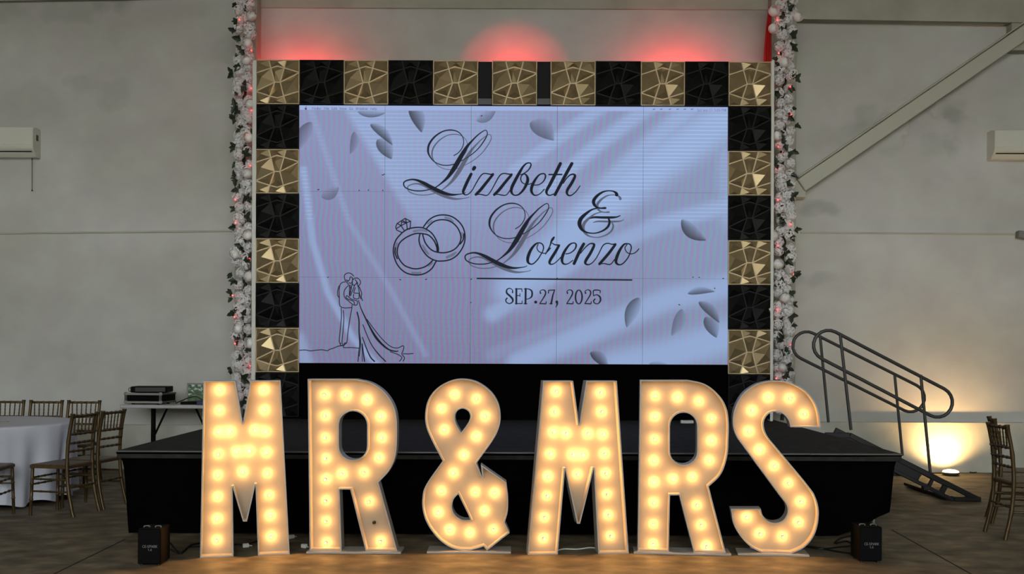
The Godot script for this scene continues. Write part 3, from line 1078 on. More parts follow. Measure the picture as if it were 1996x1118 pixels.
# ---------------------------------------------------------------- red wash lights behind the top of the surround
func make_wash() -> void:
	var body := begin()
	tube(body, [Vector3(0, 0, -0.10), Vector3(0, 0, 0.02)], [0.06, 0.065], 14)
	body.generate_normals()
	var bm := body.commit()
	var lens := begin()
	tube(lens, [Vector3(0, 0, 0.018), Vector3(0, 0, 0.028)], [0.055, 0.05], 14)
	lens.generate_normals()
	var lm := lens.commit()
	var names := ["left end", "centre", "right"]
	var k := 0
	for w in [[598, 104, 0.54, 82.0, 1.0, 4.0], [1002, 112, 0.38, 66.0, 0.08, 1.1], [1318, 104, 0.54, 82.0, 1.0, 5.2]]:
		var aim := P(w[0], w[1], WALL)
		var at := Vector3(aim.x, 4.66 if k == 1 else 4.42, -WALL + w[2])
		var o := thing("wash_light", ["red wash light hidden behind the surround, nearest the left garland", "red wash light hidden behind the surround, above the middle of the screen", "red wash light hidden behind the surround, nearest the right garland"][k], "stage light", at, PI, "red wash lights behind the surround")
		put("housing", bm, M.black, o)
		put("lens", lm, M.red_led, o)
		var arm := begin()
		bar(arm, Vector3(0, -0.02, -0.06), Vector3(0, -0.14, -(0.595 - w[2])), 0.05, 0.012, Vector3.UP, 0.002)
		obj("bracket", arm, M.black, o)
		spot(o, Vector3(0, 0, 0.05), Vector3(0, 0.0, 1), Color(1.0, 0.20, 0.22), w[5] * WASH, w[3], w[4], 0.04)
		k += 1
	# narrow red drape at the right end of the recess
	var s := begin()
	s.set_smooth_group(0)
	var g := []
	for i in 15:
		var t := i / 14.0
		var row := []
		for j in 9:
			var u := j / 8.0
			var p := P(lerpf(1503, 1488 + 10 * pow(1 - t, 2.0), u), lerpf(12, 150, t), WALL - 0.225)
			row.append(p + Vector3(0, 0, 0.02 * sin(u * 9.0 + t)))
		g.append(row)
	for i in 14:
		for j in 8:
			quad(s, g[i][j], g[i][j + 1], g[i + 1][j + 1], g[i + 1][j])
	tag(obj("drape", s, mat(Color(0.80, 0.10, 0.10), 0.7)), "narrow red drape hanging at the right end of the recess over the screen", "drape")

const WASH := 0.5

# ---------------------------------------------------------------- the picture on the LED wall
const TW := 1674
const TH := 1006
var ink := PackedFloat32Array()      # darkness laid over the background
var tone := PackedFloat32Array()     # how grey that ink is

func stamp(a: Vector2, b: Vector2, ra: float, rb: float, alpha: float, grey: float) -> void:
	var rm := maxf(ra, rb) + 1.5
	var x0 := maxi(0, int(minf(a.x, b.x) - rm))
	var x1 := mini(TW - 1, int(maxf(a.x, b.x) + rm) + 1)
	var y0 := maxi(0, int(minf(a.y, b.y) - rm))
	var y1 := mini(TH - 1, int(maxf(a.y, b.y) + rm) + 1)
	var ab := b - a
	var l2 := maxf(ab.length_squared(), 1e-6)
	for y in range(y0, y1 + 1):
		for x in range(x0, x1 + 1):
			var p := Vector2(x + 0.5, y + 0.5)
			var t := clampf((p - a).dot(ab) / l2, 0.0, 1.0)
			var c := clampf(lerpf(ra, rb, t) + 0.5 - p.distance_to(a + ab * t), 0.0, 1.0) * alpha
			if c > 0.0:
				var i := y * TW + x
				if c >= ink[i]:
					ink[i] = c
					tone[i] = grey

func to_tex(x: float, y: float) -> Vector2:
	return Vector2((x - 583.0) * 2.0, (y - 205.0 - (x - 583.0) * 0.0042) * 2.0)

func stroke(list: Array, off: Vector2, sc: float, each := 3, width := 8.0, shift := Vector2.ZERO, alpha := 1.0, grey := 0.0, smooth := true, closed := false, thick := 1.0) -> void:
	var pts := []
	for i in range(0, list.size(), each):
		var t := to_tex(list[i] / sc + off.x + shift.x, list[i + 1] / sc + off.y + shift.y)
		pts.append(Vector3(t.x, t.y, (list[i + 2] if each == 3 else width) / sc * thick))
	var line := spline(pts, 7, closed) if smooth else pts
	for i in line.size() - (0 if closed else 1):
		var a: Vector3 = line[i]
		var b: Vector3 = line[(i + 1) % line.size()]
		stamp(Vector2(a.x, a.y), Vector2(b.x, b.y), a.z, b.z, alpha, grey)

func petal(bg: Image, x0: float, y0: float, x1: float, y1: float, wide: float, dark: float, bend := 0.0) -> void:     # in photograph pixels, drawn into the half-size background
	var a := Vector2(x0 - 583.0, y0 - 205.0)
	var b := Vector2(x1 - 583.0, y1 - 205.0)
	var d := b - a
	var L := d.length()
	d /= L
	var n := Vector2(-d.y, d.x)
	var c := (a + b) / 2
	var R := L / 2 + wide
	for y in range(maxi(0, int(c.y - R)), mini(503, int(c.y + R))):
		for x in range(maxi(0, int(c.x - R)), mini(837, int(c.x + R))):
			if y < 10:
				continue
			var p := Vector2(x + 0.5, y + 0.5) - a
			var t := p.dot(d) / L
			if t < 0.0 or t > 1.0:
				continue
			var u := p.dot(n) - bend * 4.0 * t * (1.0 - t)
			var h := wide * 0.5 * pow(sin(PI * pow(t, 0.8)), 0.75)
			var e := clampf(h - absf(u) + 0.5, 0.0, 1.0)
			if e > 0.0:
				var g := dark * (0.55 + 0.45 * clampf(u / maxf(h, 0.5), -1.0, 1.0)) * e
				var q := bg.get_pixel(x, y)
				bg.set_pixel(x, y, q.lerp(Color(0.22, 0.23, 0.27), g))

func near_line(p: Vector2, line: Array) -> float:
	var best := 1e9
	for i in line.size() - 1:
		best = minf(best, Geometry2D.get_closest_point_to_segment(p, line[i], line[i + 1]).distance_squared_to(p))
	return sqrt(best)

func screen_picture() -> ImageTexture:
	# silk ground with the moire of the diodes: pale folds carry fine bright rows, shaded cloth carries rose and green columns
	var folds := []
	for f in [[[1430, 215, 1290, 310, 1180, 392, 1085, 480, 1000, 560], 40.0, 1.0], [[1345, 205, 1230, 310, 1110, 430], 20.0, 0.8], [[1262, 205, 1150, 290, 1060, 372], 15.0, 0.8], [[1170, 205, 1080, 272, 1000, 330], 14.0, 0.75],
			[[1425, 395, 1290, 432, 1130, 500, 960, 610], 17.0, 0.8], [[1425, 552, 1300, 580, 1150, 645, 1010, 705], 24.0, 0.85], [[1425, 650, 1300, 690, 1200, 712], 34.0, 0.9], [[1420, 300, 1425, 420], 26.0, 0.5],
			[[592, 330, 610, 470, 640, 570, 690, 660, 740, 715], 7.0, 0.75], [[606, 215, 680, 430, 760, 560, 830, 690], 6.0, 0.35], [[583, 660, 600, 712], 14.0, 0.6], [[960, 690, 1180, 600], 14.0, 0.3]]:
		var pts := []
		for i in range(0, f[0].size(), 2):
			pts.append(Vector2(f[0][i] - 583.0, f[0][i + 1] - 205.0))
		folds.append([pts, f[1], f[2]])
	var n := FastNoiseLite.new()
	n.seed = 5
	n.frequency = 0.010
	var bg := Image.create_empty(837, 503, false, Image.FORMAT_RGB8)
	var low := PackedFloat32Array()      # fold brightness on a coarse grid
	var gw := 211
	var gh := 127
	low.resize(gw * gh)
	for gy in gh:
		for gx in gw:
			var p := Vector2(gx * 4, gy * 4)
			var v := 0.0
			for f in folds:
				var dd: float = near_line(p, f[0]) / f[1]
				if dd < 2.5:
					v = maxf(v, f[2] * exp(-pow(dd * 0.95, 3.2)))
			# the plain lit cloth right of the slanting edge at the upper left
			var edge := (p.x - 82.0) - (p.y - 10.0) * 0.60
			if edge > 0.0:
				v = maxf(v, clampf(edge / 16.0, 0.0, 1.0) * clampf((330.0 - p.y) / 170.0, 0.0, 1.0) * clampf(1.35 - p.x / 430.0, 0.0, 1.0) * 0.75)
			low[gy * gw + gx] = v
	for y in 503:
		for x in 837:
			var fx := x / 4.0
			var fy := y / 4.0
			var i := int(fy) * gw + int(fx)
			var tx := fx - int(fx)
			var ty := fy - int(fy)
			var v := lerpf(lerpf(low[i], low[i + 1], tx), lerpf(low[i + gw], low[i + gw + 1], tx), ty)
			var down := y / 503.0
			var right := x / 837.0
			var w := n.get_noise_2d(x * 0.5, y)
			var sh := Color(0.545, 0.575, 0.722).lerp(Color(0.495, 0.497, 0.63), clampf(down * 1.25 - right * 0.35 - 0.15, 0.0, 1.0))
			sh = sh.lerp(Color(0.53, 0.595, 0.715), clampf(right * 1.3 - 0.65, 0.0, 1.0))
			var col := sh.lerp(Color(0.585, 0.675, 0.835), v)
			var calm := 1.0 - v
			var m := sin((x + y * (0.02 + 0.10 * (right - 0.4)) + w * 6.0) * TAU / (10.4 + 1.2 * right))
			var s := calm * (0.55 + 0.45 * absf(n.get_noise_2d(x * 0.3 + 200, y * 0.3)) * 2.0)
			col.r += 0.050 * m * s
			col.g -= 0.048 * m * s
			col.b += 0.020 * m * s
			if down > 0.45:
				col.b += 0.022 * sin(y * TAU / 9.5) * calm * clampf(down * 3.0 - 1.6, 0.0, 1.0)
			elif y > 8:
				var rowl := pow(0.5 + 0.5 * cos(y * TAU / 7.6), 6.0) * v * 0.085
				col += Color(rowl, rowl, rowl)
			if y < 9:
				col = Color(0.62, 0.69, 0.86)
			bg.set_pixel(x, y, col)
	for p in [[607, 238, 580, 294, 26, 0.55, 3], [697, 217, 751, 219, 13, 0.6, 4], [799, 205, 822, 257, 27, 0.85, -5], [691, 256, 683, 300, 17, 0.45, -4], [722, 241, 765, 282, 19, 0.8, -5], [736, 271, 764, 309, 28, 0.75, -3], [928, 234, 966, 210, 20, 0.45, 3], [627, 384, 661, 364, 22, 0.4, 3],
			[1033, 236, 1079, 271, 36, 0.55, -6], [1328, 425, 1376, 465, 25, 0.85, 6], [1246, 578, 1222, 636, 26, 0.7, 3], [1340, 569, 1393, 565, 14, 0.75, -4], [1362, 585, 1402, 626, 20, 0.8, -5], [1375, 615, 1397, 655, 27, 0.75, -3], [1330, 600, 1309, 652, 24, 0.4, -4], [1152, 684, 1186, 716, 22, 0.9, -4], [1265, 706, 1305, 710, 8, 0.4, -2]]:
		petal(bg, p[0], p[1], p[2], p[3], p[4], p[5], p[6])
	bg.resize(TW, TH, Image.INTERPOLATE_CUBIC)

	ink.resize(TW * TH)
	tone.resize(TW * TH)
	draw_lettering()
	var data := bg.get_data()
	for i in TW * TH:
		var k := ink[i]
		if k > 0.0:
			var g := tone[i]
			data[i * 3] = int(lerpf(data[i * 3], 26.0 + g * 120.0, k))
			data[i * 3 + 1] = int(lerpf(data[i * 3 + 1], 30.0 + g * 120.0, k))
			data[i * 3 + 2] = int(lerpf(data[i * 3 + 2], 40.0 + g * 130.0, k))
	return ImageTexture.create_from_image(Image.create_from_data(TW, TH, false, Image.FORMAT_RGB8, data))

func small_text(what: String, x: float, y: float, px: float, alpha: float) -> void:      # a line of sans lettering, laid into the picture triangle by triangle
	var f := SystemFont.new()
	f.font_names = PackedStringArray(["Droid Sans"])
	var tm := TextMesh.new()
	tm.text = what
	tm.font = f
	tm.font_size = 32
	tm.pixel_size = 0.01
	tm.depth = 0.0
	tm.horizontal_alignment = HORIZONTAL_ALIGNMENT_LEFT
	var arr := tm.surface_get_arrays(0) if tm.get_surface_count() > 0 else []
	if arr.is_empty():
		return
	var v: PackedVector3Array = arr[Mesh.ARRAY_VERTEX]
	var idx: PackedInt32Array = arr[Mesh.ARRAY_INDEX] if arr[Mesh.ARRAY_INDEX] != null else PackedInt32Array(range(v.size()))
	var o := to_tex(x, y)
	for i in range(0, idx.size(), 3):
		var q := PackedVector2Array()
		for k in 3:
			q.append(o + Vector2(v[idx[i + k]].x, -v[idx[i + k]].y) * px / 0.23 * 2.0)
		var lo := Vector2(minf(q[0].x, minf(q[1].x, q[2].x)), minf(q[0].y, minf(q[1].y, q[2].y)))
		var hi := Vector2(maxf(q[0].x, maxf(q[1].x, q[2].x)), maxf(q[0].y, maxf(q[1].y, q[2].y)))
		for yy in range(maxi(0, int(lo.y)), mini(TH - 1, int(hi.y)) + 1):
			for xx in range(maxi(0, int(lo.x)), mini(TW - 1, int(hi.x)) + 1):
				if Geometry2D.point_is_inside_triangle(Vector2(xx + 0.5, yy + 0.5), q[0], q[1], q[2]):
					ink[yy * TW + xx] = alpha
					tone[yy * TW + xx] = 0.25

func draw_lettering() -> void:
	var za := Vector2(770, 230)
	var ka := 6.213
	# menu bar of the computer that feeds the wall
	small_text("Finder   File   Edit   View   Go   Window   Help", 608, 211.5, 4.6, 0.62)
	small_text("Sat Sep 27  5:05 PM", 1357, 214.5, 4.6, 0.5)
	stroke([596, 211.5, 4.0, 596.2, 212.0, 4.0], Vector2.ZERO, 1.0, 3, 8, Vector2.ZERO, 0.75, 0.2, false)
	stroke([596.4, 208.4, 0.9, 597.4, 207.4, 0.9], Vector2.ZERO, 1.0, 3, 8, Vector2.ZERO, 0.75, 0.2, false)
	for x in [1273, 1287, 1304, 1319, 1333, 1347]:
		stroke([x - 1.5, 213.2, x + 1.5, 212.4], Vector2.ZERO, 1.0, 2, 1.8, Vector2.ZERO, 0.5, 0.3, false)
	# the two capital Ls, each over its grey echo
	var bow := [712, 455, 10, 770, 415, 10, 815, 350, 10, 828, 280, 9, 805, 210, 10, 745, 160, 12, 660, 145, 15, 570, 165, 15, 480, 225, 20, 415, 310, 24, 398, 390, 24, 415, 455, 17, 470, 525, 11, 550, 565, 11, 630, 573, 11, 700, 563, 11, 725, 550, 8]
	var body := [800, 520, 9, 900, 460, 10, 1000, 375, 11, 1075, 275, 13, 1112, 200, 11, 1105, 155, 9, 1075, 152, 10, 1000, 205, 14, 930, 275, 20, 870, 345, 34, 800, 460, 52, 720, 600, 56, 640, 715, 36, 560, 790, 18, 490, 840, 12, 420, 865, 12, 330, 882, 13, 220, 878, 13, 130, 845, 13, 105, 800, 15, 125, 765, 15, 200, 745, 18, 270, 755, 26, 350, 790, 40, 430, 835, 46, 520, 880, 48, 610, 915, 38, 690, 930, 26, 770, 925, 13, 830, 915, 9, 852, 903, 7]
	for sh in [Vector2.ZERO, Vector2(120, 143)]:
		stroke(bow, za, ka, 3, 8, sh + Vector2(7.7, 8.2), 0.85, 0.42, true, false, 0.7)
		stroke(body, za, ka, 3, 8, sh + Vector2(7.7, 8.2), 0.85, 0.48, true, false, 0.9)
	for sh in [Vector2.ZERO, Vector2(120, 143)]:
		stroke(bow, za, ka, 3, 8, sh, 0.95)
		stroke(body, za, ka, 3, 8, sh, 0.97)
	# first name
	var zb := Vector2(900, 290)
	var kb := 8.317
	for l in [[188, 330, 52, 203, 306, 58], [150, 410, 44, 95, 520, 50, 38, 650, 48, 22, 700, 38, 40, 738, 22, 75, 748, 16, 120, 725, 15, 170, 670, 15, 230, 560, 17, 290, 460, 18, 335, 410, 18, 380, 400, 18, 430, 408, 18, 470, 415, 20, 505, 408, 30],
			[500, 420, 40, 400, 545, 46, 300, 670, 48, 228, 742, 40], [228, 747, 20, 280, 738, 16, 330, 745, 18, 390, 758, 16, 430, 740, 15, 480, 670, 15, 540, 560, 16, 595, 460, 18, 640, 412, 18, 690, 400, 18, 740, 408, 18, 790, 415, 22, 808, 410, 26],
			[800, 425, 40, 700, 545, 46, 600, 670, 48, 525, 745, 40], [522, 748, 20, 580, 738, 16, 640, 750, 18, 700, 756, 15, 740, 730, 15, 795, 650, 15],
			[950, 422, 14, 1010, 395, 16, 1070, 350, 18, 1110, 290, 22, 1116, 245, 20, 1090, 228, 18, 1045, 238, 22, 990, 290, 32, 930, 390, 46, 860, 520, 50, 812, 620, 50, 800, 690, 42, 825, 738, 26, 870, 755, 20, 930, 735, 26, 1000, 660, 38, 1052, 560, 48, 1066, 490, 46, 1045, 432, 28, 1010, 408, 18, 972, 430, 17, 952, 480, 18, 967, 535, 17, 1010, 568, 14, 1070, 577, 14, 1130, 562, 14, 1175, 545, 14],
			[1170, 590, 16, 1250, 580, 16, 1318, 530, 18, 1352, 460, 24, 1344, 415, 22, 1310, 403, 20, 1250, 424, 24, 1188, 500, 38, 1138, 600, 48, 1125, 680, 44, 1155, 740, 28, 1205, 755, 18, 1270, 725, 15, 1335, 655, 15],
			[1592, 240, 50, 1520, 390, 54, 1430, 570, 52, 1372, 680, 44, 1380, 735, 28, 1420, 756, 18, 1485, 735, 18], [1410, 418, 22, 1510, 417, 22, 1615, 416, 22],
			[1778, 240, 50, 1690, 400, 52, 1590, 590, 50, 1508, 745, 46], [1640, 560, 16, 1700, 472, 18, 1760, 420, 22, 1812, 416, 28, 1828, 450, 42, 1780, 550, 48, 1712, 660, 46, 1700, 720, 36, 1730, 757, 24, 1780, 750, 18, 1850, 690, 16, 1912, 602, 14]]:
		stroke(l, zb, kb)
	# second name
	var ze := Vector2(1010, 440)
	var ke := 7.984
	for l in [[370, 430, 14, 395, 350, 18, 378, 292, 18, 330, 268, 18, 270, 288, 28, 202, 370, 42, 156, 480, 48, 152, 560, 40, 190, 597, 22, 240, 590, 18, 310, 520, 18, 365, 430, 16], [310, 290, 14, 292, 340, 14, 315, 395, 14, 370, 424, 14, 425, 428, 14, 470, 390, 14, 500, 350, 18],
			[556, 182, 26, 535, 212, 38, 516, 245, 28, 492, 320, 18, 455, 390, 20, 426, 445, 12], [528, 272, 14, 570, 296, 17, 620, 302, 22, 640, 306, 26], [632, 315, 36, 572, 420, 44, 504, 530, 44, 488, 580, 34, 512, 602, 20, 560, 590, 14, 620, 540, 14, 665, 490, 14],
			[740, 440, 16, 810, 425, 16, 878, 370, 20, 902, 310, 24, 888, 277, 20, 850, 271, 18, 792, 302, 28, 722, 400, 40, 684, 500, 46, 688, 570, 34, 722, 600, 22, 780, 590, 14, 850, 540, 14],
			[1018, 285, 44, 960, 390, 48, 870, 590, 46], [970, 430, 14, 1040, 342, 16, 1110, 284, 18, 1163, 282, 26, 1178, 312, 38, 1122, 430, 44, 1054, 540, 44, 1045, 588, 32, 1090, 608, 20, 1150, 580, 15, 1210, 510, 15, 1260, 420, 15, 1310, 320, 17, 1350, 284, 17, 1400, 276, 17, 1460, 290, 17, 1512, 286, 26],
			[1508, 296, 38, 1400, 440, 44, 1265, 596, 40], [1262, 600, 16, 1330, 590, 15, 1410, 605, 17, 1450, 590, 15, 1495, 530, 15],
			[1735, 430, 15, 1757, 350, 18, 1742, 297, 18, 1700, 281, 18, 1640, 296, 28, 1574, 390, 42, 1526, 510, 48, 1524, 578, 38, 1570, 609, 22, 1630, 588, 18, 1700, 508, 18, 1738, 430, 16], [1690, 296, 14, 1658, 345, 14, 1685, 410, 14, 1740, 438, 14, 1800, 430, 14, 1850, 392, 14, 1874, 362, 15]]:
		stroke(l, ze, ke)
	# the ampersand between them
	var zf := Vector2(1110, 360)
	var kf := 9.317
	var amp := [[850, 182, 62, 838, 152, 46, 785, 120, 24, 690, 112, 20, 590, 137, 32, 492, 207, 50, 434, 290, 60, 444, 360, 52, 492, 410, 34, 560, 427, 26, 625, 425, 36, 650, 425, 32], [500, 425, 22, 400, 455, 28, 292, 530, 50, 204, 620, 68, 178, 710, 72, 212, 800, 56, 284, 858, 34, 380, 881, 22, 480, 879, 22, 600, 838, 30, 688, 770, 40, 723, 690, 42, 714, 640, 34, 690, 600, 18], [365, 612, 18, 450, 592, 36, 600, 596, 42, 750, 596, 42, 850, 588, 26, 915, 562, 14]]
	for l in amp:
		stroke(l, zf, kf, 3, 8, Vector2(7.0, 8.0), 0.85, 0.45, true, false, 0.8)
	for l in amp:
		stroke(l, zf, kf)
	# rings
	var zc := Vector2(750, 390)
	var kc := 6.989
	for l in [[[400, 425, 30, 500, 410, 36, 570, 425, 30], [170, 590, 30, 150, 660, 36, 160, 720, 26], [380, 990, 30, 440, 998, 34, 490, 990, 26], [590, 320, 30, 640, 285, 26], [830, 240, 34, 890, 262, 40, 930, 290, 26], [1050, 450, 30, 1060, 510, 34], [520, 620, 24, 560, 690, 34, 600, 735, 24], [850, 780, 34, 930, 745, 40, 970, 715, 26], [690, 540, 20, 720, 620, 26], [600, 900, 22, 650, 860, 26]]]:
		for q in l:
			stroke(q, zc, kc, 3, 8, Vector2.ZERO, 0.38, 0.3)
	for l in [[240, 445, 320, 395, 440, 373, 540, 385, 640, 450, 705, 550, 733, 650, 733, 700], [240, 445, 160, 540, 123, 660, 135, 780, 190, 900, 290, 990, 420, 1022, 540, 1005, 640, 940, 695, 850, 705, 835],
			[515, 458, 450, 455, 380, 470, 280, 520, 205, 590, 175, 690, 190, 780, 260, 880, 350, 925, 440, 938, 540, 915, 610, 870, 655, 825], [520, 458, 600, 480, 670, 550, 710, 640, 715, 690],
			[530, 365, 600, 275, 690, 220, 790, 203, 900, 220, 1000, 285, 1070, 380, 1095, 500, 1075, 620, 1000, 740, 900, 810, 780, 832, 680, 820, 580, 760, 500, 650, 470, 550, 482, 460],
			[565, 395, 620, 335, 690, 285, 790, 268, 890, 290, 970, 350, 1020, 430, 1040, 520, 1010, 610, 940, 680, 840, 715, 740, 715, 640, 680, 560, 590, 527, 500, 520, 460], [150, 650, 145, 720, 175, 800], [1080, 460, 1070, 540, 1030, 600], [715, 600, 724, 650, 722, 700]]:
		stroke(l, zc, kc, 2, 17.0)
	for l in [[240, 445, 165, 408, 152, 370, 170, 322, 225, 285, 280, 250, 355, 290, 350, 375, 335, 400], [165, 388, 225, 350, 268, 412], [225, 350, 235, 290], [225, 350, 300, 310, 352, 290], [300, 310, 310, 405], [300, 310, 285, 255], [178, 322, 225, 350], [250, 282, 300, 310], [235, 300, 300, 310]]:
		stroke(l, zc, kc, 2, 12.0, Vector2.ZERO, 1.0, 0.0, false)
	# the couple
	var zh := Vector2(640, 520)
	var kh := 5.732
	for l in [[195, 155, 185, 115, 195, 85, 235, 70, 270, 85, 290, 105], [195, 155, 215, 150, 230, 162, 245, 140, 250, 118, 270, 120, 277, 150, 262, 185, 235, 180], [220, 168, 170, 175, 140, 200, 128, 260, 130, 340, 133, 420, 150, 450, 190, 462, 240, 460, 270, 455, 272, 430],
			[128, 215, 112, 270, 112, 320, 128, 345], [215, 178, 240, 215, 244, 260, 242, 320], [225, 215, 190, 260, 182, 310, 195, 350, 240, 390, 285, 425, 322, 430, 334, 405, 330, 385], [330, 383, 270, 365, 235, 340, 215, 325, 205, 340, 225, 362, 288, 388, 300, 420], [272, 195, 262, 250, 245, 330], [250, 205, 258, 260, 240, 300],
			[280, 150, 295, 132, 330, 128, 358, 150, 365, 185, 345, 215], [280, 140, 275, 170, 282, 205, 300, 205, 318, 190, 325, 170, 305, 145], [345, 215, 365, 255, 380, 300, 375, 340, 390, 380], [330, 200, 345, 240, 355, 300, 370, 360], [322, 180, 335, 195, 330, 175], [300, 210, 285, 250, 265, 300, 258, 325], [308, 235, 292, 285, 300, 295, 350, 298],
			[290, 310, 292, 352, 345, 357, 352, 300], [152, 465, 155, 560, 145, 680, 132, 830, 150, 860], [175, 490, 182, 580, 175, 700, 163, 840, 170, 870], [272, 460, 250, 580, 230, 720, 215, 850, 190, 855], [140, 855, 150, 880, 190, 875, 205, 850],
			[-327, 937, -250, 932, -190, 942, -120, 934, -60, 930, 0, 940, 25, 925, 60, 915, 120, 890, 160, 885, 188, 878], [188, 860, 180, 885, 186, 905, 260, 905, 350, 912], [845, 974, 900, 976, 955, 972], [440, 590, 520, 700, 610, 810, 700, 890, 780, 910, 840, 885, 852, 910, 830, 972], [700, 950, 790, 985, 830, 1018, 805, 1058], [830, 980, 860, 1020, 845, 1057]]:
		stroke(l, zh, kh, 2, 8.5)
	for l in [[345, 378, 8, 370, 460, 10, 420, 570, 14, 480, 690, 18, 540, 790, 26, 610, 870, 22, 690, 930, 16, 770, 948, 12, 788, 940, 8], [330, 510, 14, 350, 600, 14, 352, 720, 14, 360, 860, 12, 350, 960, 10, 342, 1060, 10], [350, 620, 9, 356, 740, 10, 372, 870, 9, 355, 1000, 8], [395, 650, 9, 430, 740, 9, 490, 870, 10, 570, 980, 11, 650, 1060, 12], [540, 940, 8, 600, 1010, 9, 645, 1058, 8], [390, 790, 9, 430, 900, 11, 480, 1010, 14, 525, 1060, 14], [388, 860, 9, 400, 960, 13, 415, 1060, 12], [385, 870, 8, 390, 1060, 8]]:
		stroke(l, zh, kh)
	# date and rule
	var zg := Vector2(970, 550)
	var kg := 9.073
	var two := [762, 198, 26, 755, 162, 14, 800, 137, 14, 845, 160, 22, 848, 215, 24, 808, 290, 20, 752, 378, 16]
	var date := [[268, 185, 24, 265, 140, 14, 215, 112, 16, 167, 137, 22, 167, 195, 30, 220, 245, 32, 268, 300, 34, 268, 350, 24, 215, 383, 16, 162, 358, 18, 150, 315, 20, 170, 288, 24], [335, 122, 32, 335, 383, 32], [318, 122, 16, 430, 122, 16, 436, 172, 10], [335, 240, 14, 395, 240, 14], [398, 205, 12, 398, 255, 12], [318, 382, 16, 435, 382, 16, 440, 330, 10],
		[500, 122, 34, 497, 383, 32], [475, 122, 14, 555, 125, 17, 608, 165, 28, 608, 250, 28, 560, 293, 15, 500, 303, 13], [470, 384, 15, 522, 384, 15], [676, 355, 50, 679, 356, 50], two, [750, 383, 17, 800, 383, 19, 855, 383, 19, 862, 345, 12], [900, 195, 18, 905, 146, 16, 1010, 142, 18], [1008, 145, 18, 980, 230, 24, 950, 383, 32], [920, 384, 13, 970, 384, 13], [1050, 352, 48, 1060, 390, 26, 1035, 442, 12],
		[1812, 195, 14, 1808, 150, 18, 1700, 150, 20, 1697, 245, 14], [1697, 245, 14, 1750, 225, 16, 1808, 260, 28, 1818, 330, 28, 1775, 384, 16, 1717, 373, 18, 1698, 335, 22, 1722, 302, 22]]
	for sh in [475, 795]:
		var a := two.duplicate()
		for i in range(0, a.size(), 3):
			a[i] += sh
		date.append(a)
		date.append([750 + sh, 383, 17, 800 + sh, 383, 19, 855 + sh, 383, 19, 862 + sh, 345, 12])
	var nil := []
	for i in 16:
		var t := TAU * i / 16.0
		nil.append_array([1437 + cos(t) * 58, 265 + sin(t) * 122, 16 + 12 * absf(cos(t))])
	for l in date:
		stroke(l, zg, kg, 3, 8, Vector2.ZERO, 0.95, 0.0, l.size() > 9)
	stroke(nil, zg, kg, 3, 8, Vector2.ZERO, 0.95, 0.0, true, true)
	stroke([931, 543, 1231, 546], Vector2.ZERO, 1.0, 2, 2.8, Vector2.ZERO, 0.95, 0.0, false)
	# dead diodes along the module joints
	var r := RandomNumberGenerator.new()
	r.seed = 12
	for p in [[745, 341], [749, 340], [918, 545], [1086, 543], [1350, 541], [1362, 541], [1408, 543], [1392, 562], [620, 370], [700, 371], [718, 371], [746, 371], [918, 590], [640, 541], [780, 545], [830, 545], [1323, 594], [937, 226]]:
		stroke([p[0], p[1], p[0] + r.randf_range(0.5, 2.5), p[1] + r.randf_range(-1, 1)], Vector2.ZERO, 1.0, 2, 1.6, Vector2.ZERO, 0.9, 0.0, false)

func make_screen() -> void:
	var tex := screen_picture()
	var m := mat(Color(0.02, 0.02, 0.02), 0.7)
	m.metallic_specular = 0.2
	m.emission_enabled = true
	m.emission = Color(1, 1, 1)
	m.emission_operator = BaseMaterial3D.EMISSION_OP_MULTIPLY
	m.emission_texture = tex
	m.emission_energy_multiplier = 1.0
	m.texture_repeat = false
	var d := FD + 0.02
	var tl := P(583, 205, d)
	var br := P(1420, 708 + 0.0042 * 837 - 1.0, d)
	var w := br.x - tl.x
	var h := tl.y - br.y
	var o := thing("led_screen", "large LED video wall showing a wedding announcement with rings and a couple", "screen", Vector3((tl.x + br.x) / 2, br.y, -d))
	var s := begin()
	box(s, Vector3(0, h / 2, -0.06), Vector3(w - 0.03, h - 0.03, 0.09), Basis.IDENTITY, 0.004)
	obj("cabinet_frame", s, M.black, o)
	for j in 3:
		for i in 5:
			s = begin()
			var x0 := -w / 2 + w * i / 5.0 + 0.0012
			var x1 := -w / 2 + w * (i + 1) / 5.0 - 0.0012
			var y0 := h * (2 - j) / 3.0 + 0.0008
			var y1 := h * (3 - j) / 3.0 - 0.0008
			for c in [[0, 0], [1, 1], [1, 0], [0, 0], [0, 1], [1, 1]]:
				var x := lerpf(x0, x1, c[0])
				var y := lerpf(y0, y1, c[1])
				s.set_uv(Vector2(x / w + 0.5, 1.0 - y / h))
				s.add_vertex(Vector3(x, y, 0))
			s.set_uv(Vector2(0.5, 0.5))
			obj("screen_module", s, m, o)
	var l := AreaLight3D.new()
	l.name = "screen_light"
	l.light_color = Color(0.80, 0.84, 1.0)
	l.light_energy = 0.3
	l.area_size = Vector2(w, h)
	l.area_range = 40.0
	l.shadow_enabled = true
	l.area_normalize_energy = true
	o.add_child(l)
	l.position = Vector3(0, h / 2, 0.03)
	l.rotation.y = PI

# ---------------------------------------------------------------- chairs
func bamboo(a: Vector3, b: Vector3, r: float, knots: int) -> Array:     # [points, radii] of a turned rod with ringed knots
	var pts := [a]
	var rad := [r]
	for k in knots:
		var t := (k + 1.0) / (knots + 1.0)
		for e in [[-0.006, 1.0], [0.0, 1.42], [0.006, 1.0]]:
			pts.append(a.lerp(b, clampf(t + e[0] / a.distance_to(b), 0.0, 1.0)))
			rad.append(r * e[1])
	pts.append(b)
	rad.append(r)
	return [pts, rad]

